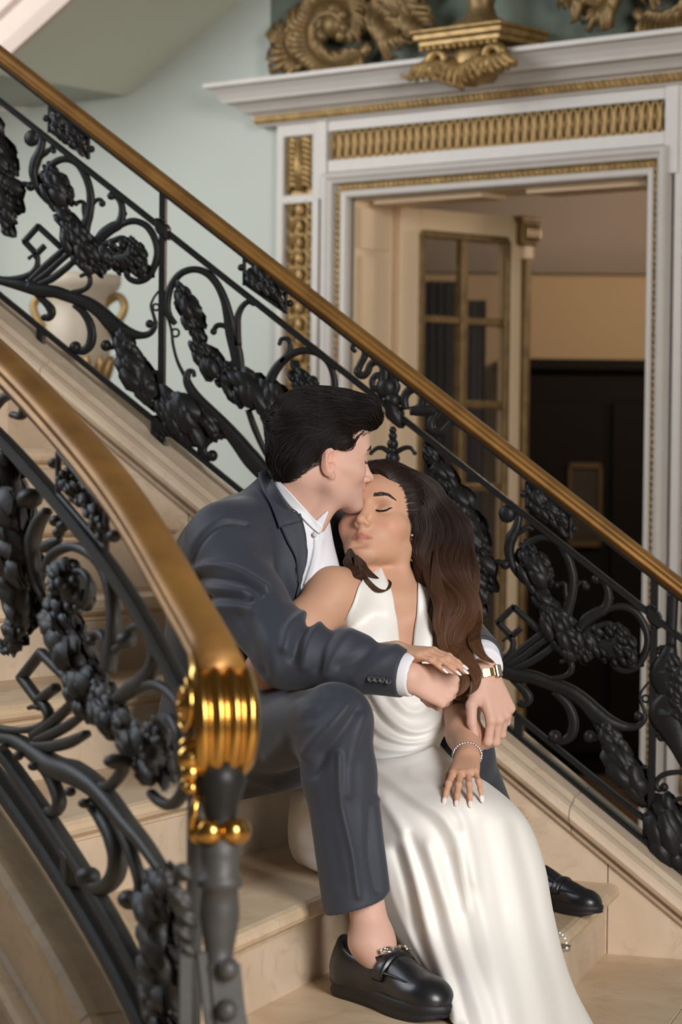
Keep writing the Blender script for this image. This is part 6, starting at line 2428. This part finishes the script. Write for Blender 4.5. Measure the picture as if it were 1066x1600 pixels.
# hem never sinks into the steps
for i in range(G3.shape[0]):
    for j in range(G3.shape[1]):
        p = G3[i, j]
        zmin = 0.012
        for st in range(1, 4):
            if p[0] < step_x(st, p[1]) + 0.034:
                zmin = RISE * st + 0.008
        if p[2] < zmin:
            p[2] = zmin
m = MB()
nr_, nc_ = G3.shape[:2]
back = G3 + CF * 0.004
vs = [p for r in G3 for p in r] + [p for r in back for p in r]
k_ = nr_ * nc_
fs = []
for i in range(nr_ - 1):
    for j in range(nc_ - 1):
        q = (i * nc_ + j, (i + 1) * nc_ + j, (i + 1) * nc_ + j + 1, i * nc_ + j + 1)
        fs.append(q)
        fs.append(tuple(x + k_ for x in q[::-1]))
rim = [i * nc_ for i in range(nr_)] + [(nr_ - 1) * nc_ + j for j in range(1, nc_)] + [i * nc_ + nc_ - 1 for i in range(nr_ - 2, -1, -1)] + [j for j in range(nc_ - 2, 0, -1)]
for x, y in zip(rim, rim[1:] + rim[:1]):
    fs.append((x, x + k_, y + k_, y))
m.add(vs, fs)
child(m, 'skirt', 'satin', woman)

# bracelet of beads on the left wrist, ring on the right hand
wd = unit(lw_ - P(726, 1147, 4.95))
a_ = unit(np.cross(wd, (0, 0, 1)))
b_ = np.cross(wd, a_)
m = MB()
for q in np.linspace(0, 2 * math.pi, 33)[:-1]:
    m.ball(lw_ - wd * 0.012 + a_ * 0.0285 * math.cos(q) + b_ * 0.0275 * math.sin(q), 0.0029, 7, 5)
child(m, 'bracelet', 'silver', woman, kind='stuff')

# ------------------------------------------------------------------ hair: volumes with strands combed over them
def grad(prims, p, e=0.002):
    g = np.stack([combine(prims, p + np.eye(3)[k] * e) - combine(prims, p - np.eye(3)[k] * e) for k in range(3)], 1)
    return g / (np.linalg.norm(g, axis=1)[:, None] + 1e-9)


def comb(prims, start, flow, steps, step, height, seed=0):
    rng = np.random.default_rng(seed)
    p = np.array(start, float)
    hgt = height(rng, len(p))
    out = []
    for i in range(steps):
        n = grad(prims, p)
        d = combine(prims, p)
        p = p - n * (d - hgt * (0.15 + 0.85 * min(1, i / 2.5)))[:, None]
        out.append(p.copy())
        f = flow(p, n, i / steps, rng)
        f = f - n * (f * n).sum(1)[:, None]
        f /= np.linalg.norm(f, axis=1)[:, None] + 1e-9
        p = p + f * step
    return np.stack(out, 1)


# his hair
HM = [Ell((0, -0.022, 0.044), (0.0830, 0.1010, 0.0900), k=0.02), Ell((0, 0.045, 0.088), (0.062, 0.062, 0.044), k=0.03), Ell((0.010, 0.080, 0.092), (0.046, 0.034, 0.026), k=0.02),
      Cone((0.066, 0.020, 0.03), (0.070, 0.016, -0.012), 0.014, 0.008, k=0.012), Cone((-0.066, 0.020, 0.03), (-0.070, 0.016, -0.012), 0.014, 0.008, k=0.012),
      Ell((0, -0.075, -0.022), (0.060, 0.034, 0.044), k=0.03),
      Ell((0, 0.112, 0.012), (0.075, 0.048, 0.060), k=0.006, sub=True), Ell((0.082, -0.012, -0.022), (0.024, 0.030, 0.040), k=0.006, sub=True), Ell((-0.082, -0.012, -0.022), (0.024, 0.030, 0.040), k=0.006, sub=True),
      RBox((0, 0.07, -0.06), (0.2, 0.075, 0.075), None, 0.01, k=0.01, sub=True)]
HMg = [Group(HM, MH_O, MH_A, 1.0, k=0)]
ho, hV, hF = sdf_object('hair', HMg, MH_O - 0.16, MH_O + 0.18, 0.003, 'hair_man', man, None, smooth=2)
rng_ = np.random.default_rng(3)
idx = rng_.choice(len(hV), 9000)


def flow_m(p, n, t, rng):
    q = mhead.loc(p)
    f = np.tile(np.array([0.10, -0.9, 0.05]), (len(p), 1))
    low = np.clip((0.07 - q[:, 2]) / 0.08, 0, 1)[:, None]
    f = f * (1 - low) + np.array([0, -0.55, -0.85]) * low
    fr = np.clip((q[:, 1] - 0.05) / 0.04, 0, 1)[:, None] * (1 - low)
    f = f * (1 - fr) + np.array([0.5, -0.25, 0.35]) * fr
    f = f + 0.25 * np.sin(q[:, [2, 0, 1]] * 90)
    return f @ MH_A


st = comb(HMg, hV[idx], flow_m, 9, 0.0055, lambda r, n: r.uniform(0.000, 0.007, n) ** 1.0)
hair_strands('hair_strands', st, rng_.uniform(0.0003, 0.0006, len(st)), 'hair_man', man)

# her hair
WPATH = [(592, 742, 5.09), (628, 738, 5.16), (668, 776, 5.18), (690, 840, 5.16), (702, 900, 5.11), (710, 960, 5.06), (714, 1010, 5.02), (718, 1050, 5.0), (724, 1085, 4.98)]
WP3 = crom([tuple(P(*q)) for q in WPATH], 10)
HW = [Group([Ell((0, -0.022, 0.044), (0.0850, 0.1050, 0.0900), k=0.02), Ell((0, 0.03, 0.078), (0.060, 0.060, 0.040), k=0.02),
             Ell((0.0, 0.116, -0.020), (0.062, 0.066, 0.118), k=0.004, sub=True), RBox((0.15, 0.0, -0.06), (0.16, 0.2, 0.06), None, 0.01, k=0.01, sub=True)], WH_O, WH_A, WS, k=0.02)]
rad = [0.062, 0.056, 0.050, 0.047, 0.043, 0.036, 0.024]
seg = [P(652, 792, 5.20), P(690, 840, 5.18), P(703, 900, 5.13), P(709, 960, 5.06), P(713, 1010, 5.02), P(717, 1045, 5.0), P(722, 1072, 4.985)]
HW.append(Cone(P(645, 772, 5.105), P(652, 826, 5.10), 0.018, 0.020, k=0.03))
HW.append(Cone(P(655, 826, 5.105), P(672, 900, 5.08), 0.020, 0.026, k=0.03))
for i in range(6):
    HW.append(Cone(seg[i], seg[i + 1], rad[i], rad[i + 1], k=0.035))
wave = folds([([(670, 860), (700, 900), (690, 950)], 9, 0.005), ([(720, 850), (735, 920), (728, 980)], 9, 0.006), ([(690, 960), (715, 990), (705, 1030)], 8, 0.006), ([(735, 985), (720, 1010), (738, 1040)], 8, 0.006),
              ([(660, 820), (668, 880), (672, 940)], 7, -0.005), ([(705, 860), (712, 930), (706, 985)], 7, -0.007), ([(722, 990), (706, 1020), (722, 1050)], 7, -0.006)], 5.3)
wo, whV, whF = sdf_object('hair', HW, WH_O - np.array([.3, .3, .42]), WH_O + np.array([.35, .3, .2]), 0.0034, 'hair_woman', woman, None, smooth=2, disp=lambda p: 0.45 * wave(p))
sel = np.nonzero(whV[:, 2] > 0.86)[0]
idx = rng_.choice(sel, 11000)
tang = np.gradient(WP3, axis=0)
tang /= np.linalg.norm(tang, axis=1)[:, None]


def flow_w(p, n, t, rng):
    i = ((p[:, None, :] - WP3[None]) ** 2).sum(2).argmin(1)
    f = tang[i].copy()
    s = (p[:, 2] * 42.0)
    amp = np.clip((1.20 - p[:, 2]) / 0.2, 0, 1) * 0.55
    f += (_rr[None] * np.sin(s + p[:, :1].sum(1) * 8)[:, None] + RF[None] * np.cos(s)[:, None] * 0.5) * amp[:, None] * 1.3
    return f


st = comb(HW, whV[idx], flow_w, 24, 0.012, lambda r, n: r.uniform(0.0, 0.006, n))
low = st[:, -1, 2] < 1.0
hair_strands('hair_strands', st, rng_.uniform(0.0003, 0.0006, len(st)), 'hair_woman', woman)
# loose curled locks: tips in front of her arm, one at the throat
lockb = bvh_of((wV, wF), (jV, jF), (mV, mF))


def lock(pts, n, seed, w0=0.012, skip=99):
    g = np.random.default_rng(seed)
    lay = []
    for i, (x, y, d) in enumerate(pts):
        hit = surf(lockb, x, y, 0.0)
        if i >= skip and hit is not None and (hit - CAM) @ CF < d + 0.004:
            d = (hit - CAM) @ CF - 0.020
        lay.append(tuple(P(x, y, d)))
    c = crom(lay, 8)
    k = len(c)
    t = np.linspace(0, 1, k)
    w = w0 * np.minimum(1, 0.25 + t * 3) * (1 - t ** 2.2 * 0.85)
    out = []
    for _ in range(n):
        q, r = g.uniform(0, 6.283), math.sqrt(g.random())
        tw = q + 2.4 * t
        j = g.uniform(0.85, 1.0)
        cc = np.stack([np.interp(t * j, t, c[:, e]) for e in range(3)], 1)
        out.append(cc + (_rr[None] * (r * np.cos(tw))[:, None] + RF[None] * (0.55 * r * np.sin(tw))[:, None] + np.array([[0, 0, .5]]) * (r * np.sin(tw + 1))[:, None]) * w[:, None])
    return hair_strands('hair_lock', np.array(out), np.full(n, 0.0006), 'hair_woman', woman, 0.25)


lock([(696, 960, 5.03), (700, 1000, 4.98), (720, 1030, 4.92), (729, 1058, 4.88), (720, 1082, 4.87), (705, 1086, 4.87), (702, 1076, 4.87)], 320, 1, 0.017)
lock([(712, 950, 5.03), (728, 990, 4.98), (728, 1024, 4.92), (744, 1052, 4.87), (743, 1076, 4.86), (730, 1088, 4.86)], 320, 2, 0.016)
lock([(724, 920, 5.05), (742, 965, 5.02), (742, 1000, 4.94), (754, 1024, 4.90), (772, 1036, 4.90)], 260, 3, 0.016)
lock([(680, 860, 5.06), (682, 915, 5.02), (694, 962, 4.99), (690, 1000, 4.97), (700, 1030, 4.95), (694, 1050, 4.95)], 260, 4, 0.014)
lock([(660, 850, 5.09), (672, 900, 5.04), (684, 940, 5.0), (682, 980, 4.98), (700, 1012, 4.96)], 220, 7, 0.013)
lock([(560, 876, 5.14), (562, 892, 5.10), (572, 908, 5.05), (590, 922, 5.03), (604, 922, 5.03), (610, 912, 5.03), (606, 905, 5.03)], 150, 5, 0.008, 0)
lock([(546, 858, 5.17), (548, 880, 5.13), (558, 898, 5.08), (574, 906, 5.05)], 240, 6, 0.015, 0)
lock([(556, 868, 5.16), (566, 888, 5.10), (580, 900, 5.06), (592, 904, 5.05)], 200, 8, 0.012, 0)
# ear stud under the lobe
_eb = bvh_of((wV, wF), (whV, whF))
m = MB()
for y in (836, 842):
    m.ball(surf(_eb, 645, y, 0.002), 0.0034, 8, 6)
child(m, 'earring', 'jewel', woman, kind='stuff')
# ring on the right hand
m = MB()
kp = (wr_t[1][0] + 0)
rp = rw + 0
_d = unit(wr_t[2][1])
base = wr_t[2][0] - unit(cv(.66, -.35, -.66)) * 0.058
m.tube([base + unit(np.cross(_d, (0, 0, 1))) * 0.0088 * math.cos(q) + unit(np.cross(np.cross(_d, (0, 0, 1)), _d)) * 0.0088 * math.sin(q) for q in np.linspace(0, 2 * math.pi, 21)[:-1]], 0.0012, 6, closed=True)
m.ball(base + np.array([0, 0, 0.010]) - CF * 0.003, 0.0032, 7, 5)
child(m, 'finger_ring', 'jewel', woman)
# silver sandal peeping out beyond the hem
m = MB()
sp = lambda v: P(872, 1484, 4.97) + cv(.86, 0, .5) * v[0] + cv(-.5, 0, .86) * v[1] + np.array([0, 0, v[2]])
ol = crom([(-0.10, 0), (-0.08, 0.022), (0.0, 0.026), (0.02, 0.018), (0.028, 0.0), (0.02, -0.018), (0.0, -0.026), (-0.08, -0.022), (-0.10, 0)], 4)[:-1]
m.sweep([[sp((x, y, z)) for x, y in ol] for z in (0.0, 0.004, 0.008)], smooth=False)
child(m, 'sandal_sole', 'silver', woman)
m = MB()
for k in range(9):
    q = math.pi * k / 8
    m.ball(sp((0.004, 0.026 * math.cos(q), 0.008 + 0.026 * math.sin(q))), 0.0035, 6, 5)
child(m, 'sandal_strap', 'jewel', woman, kind='stuff')
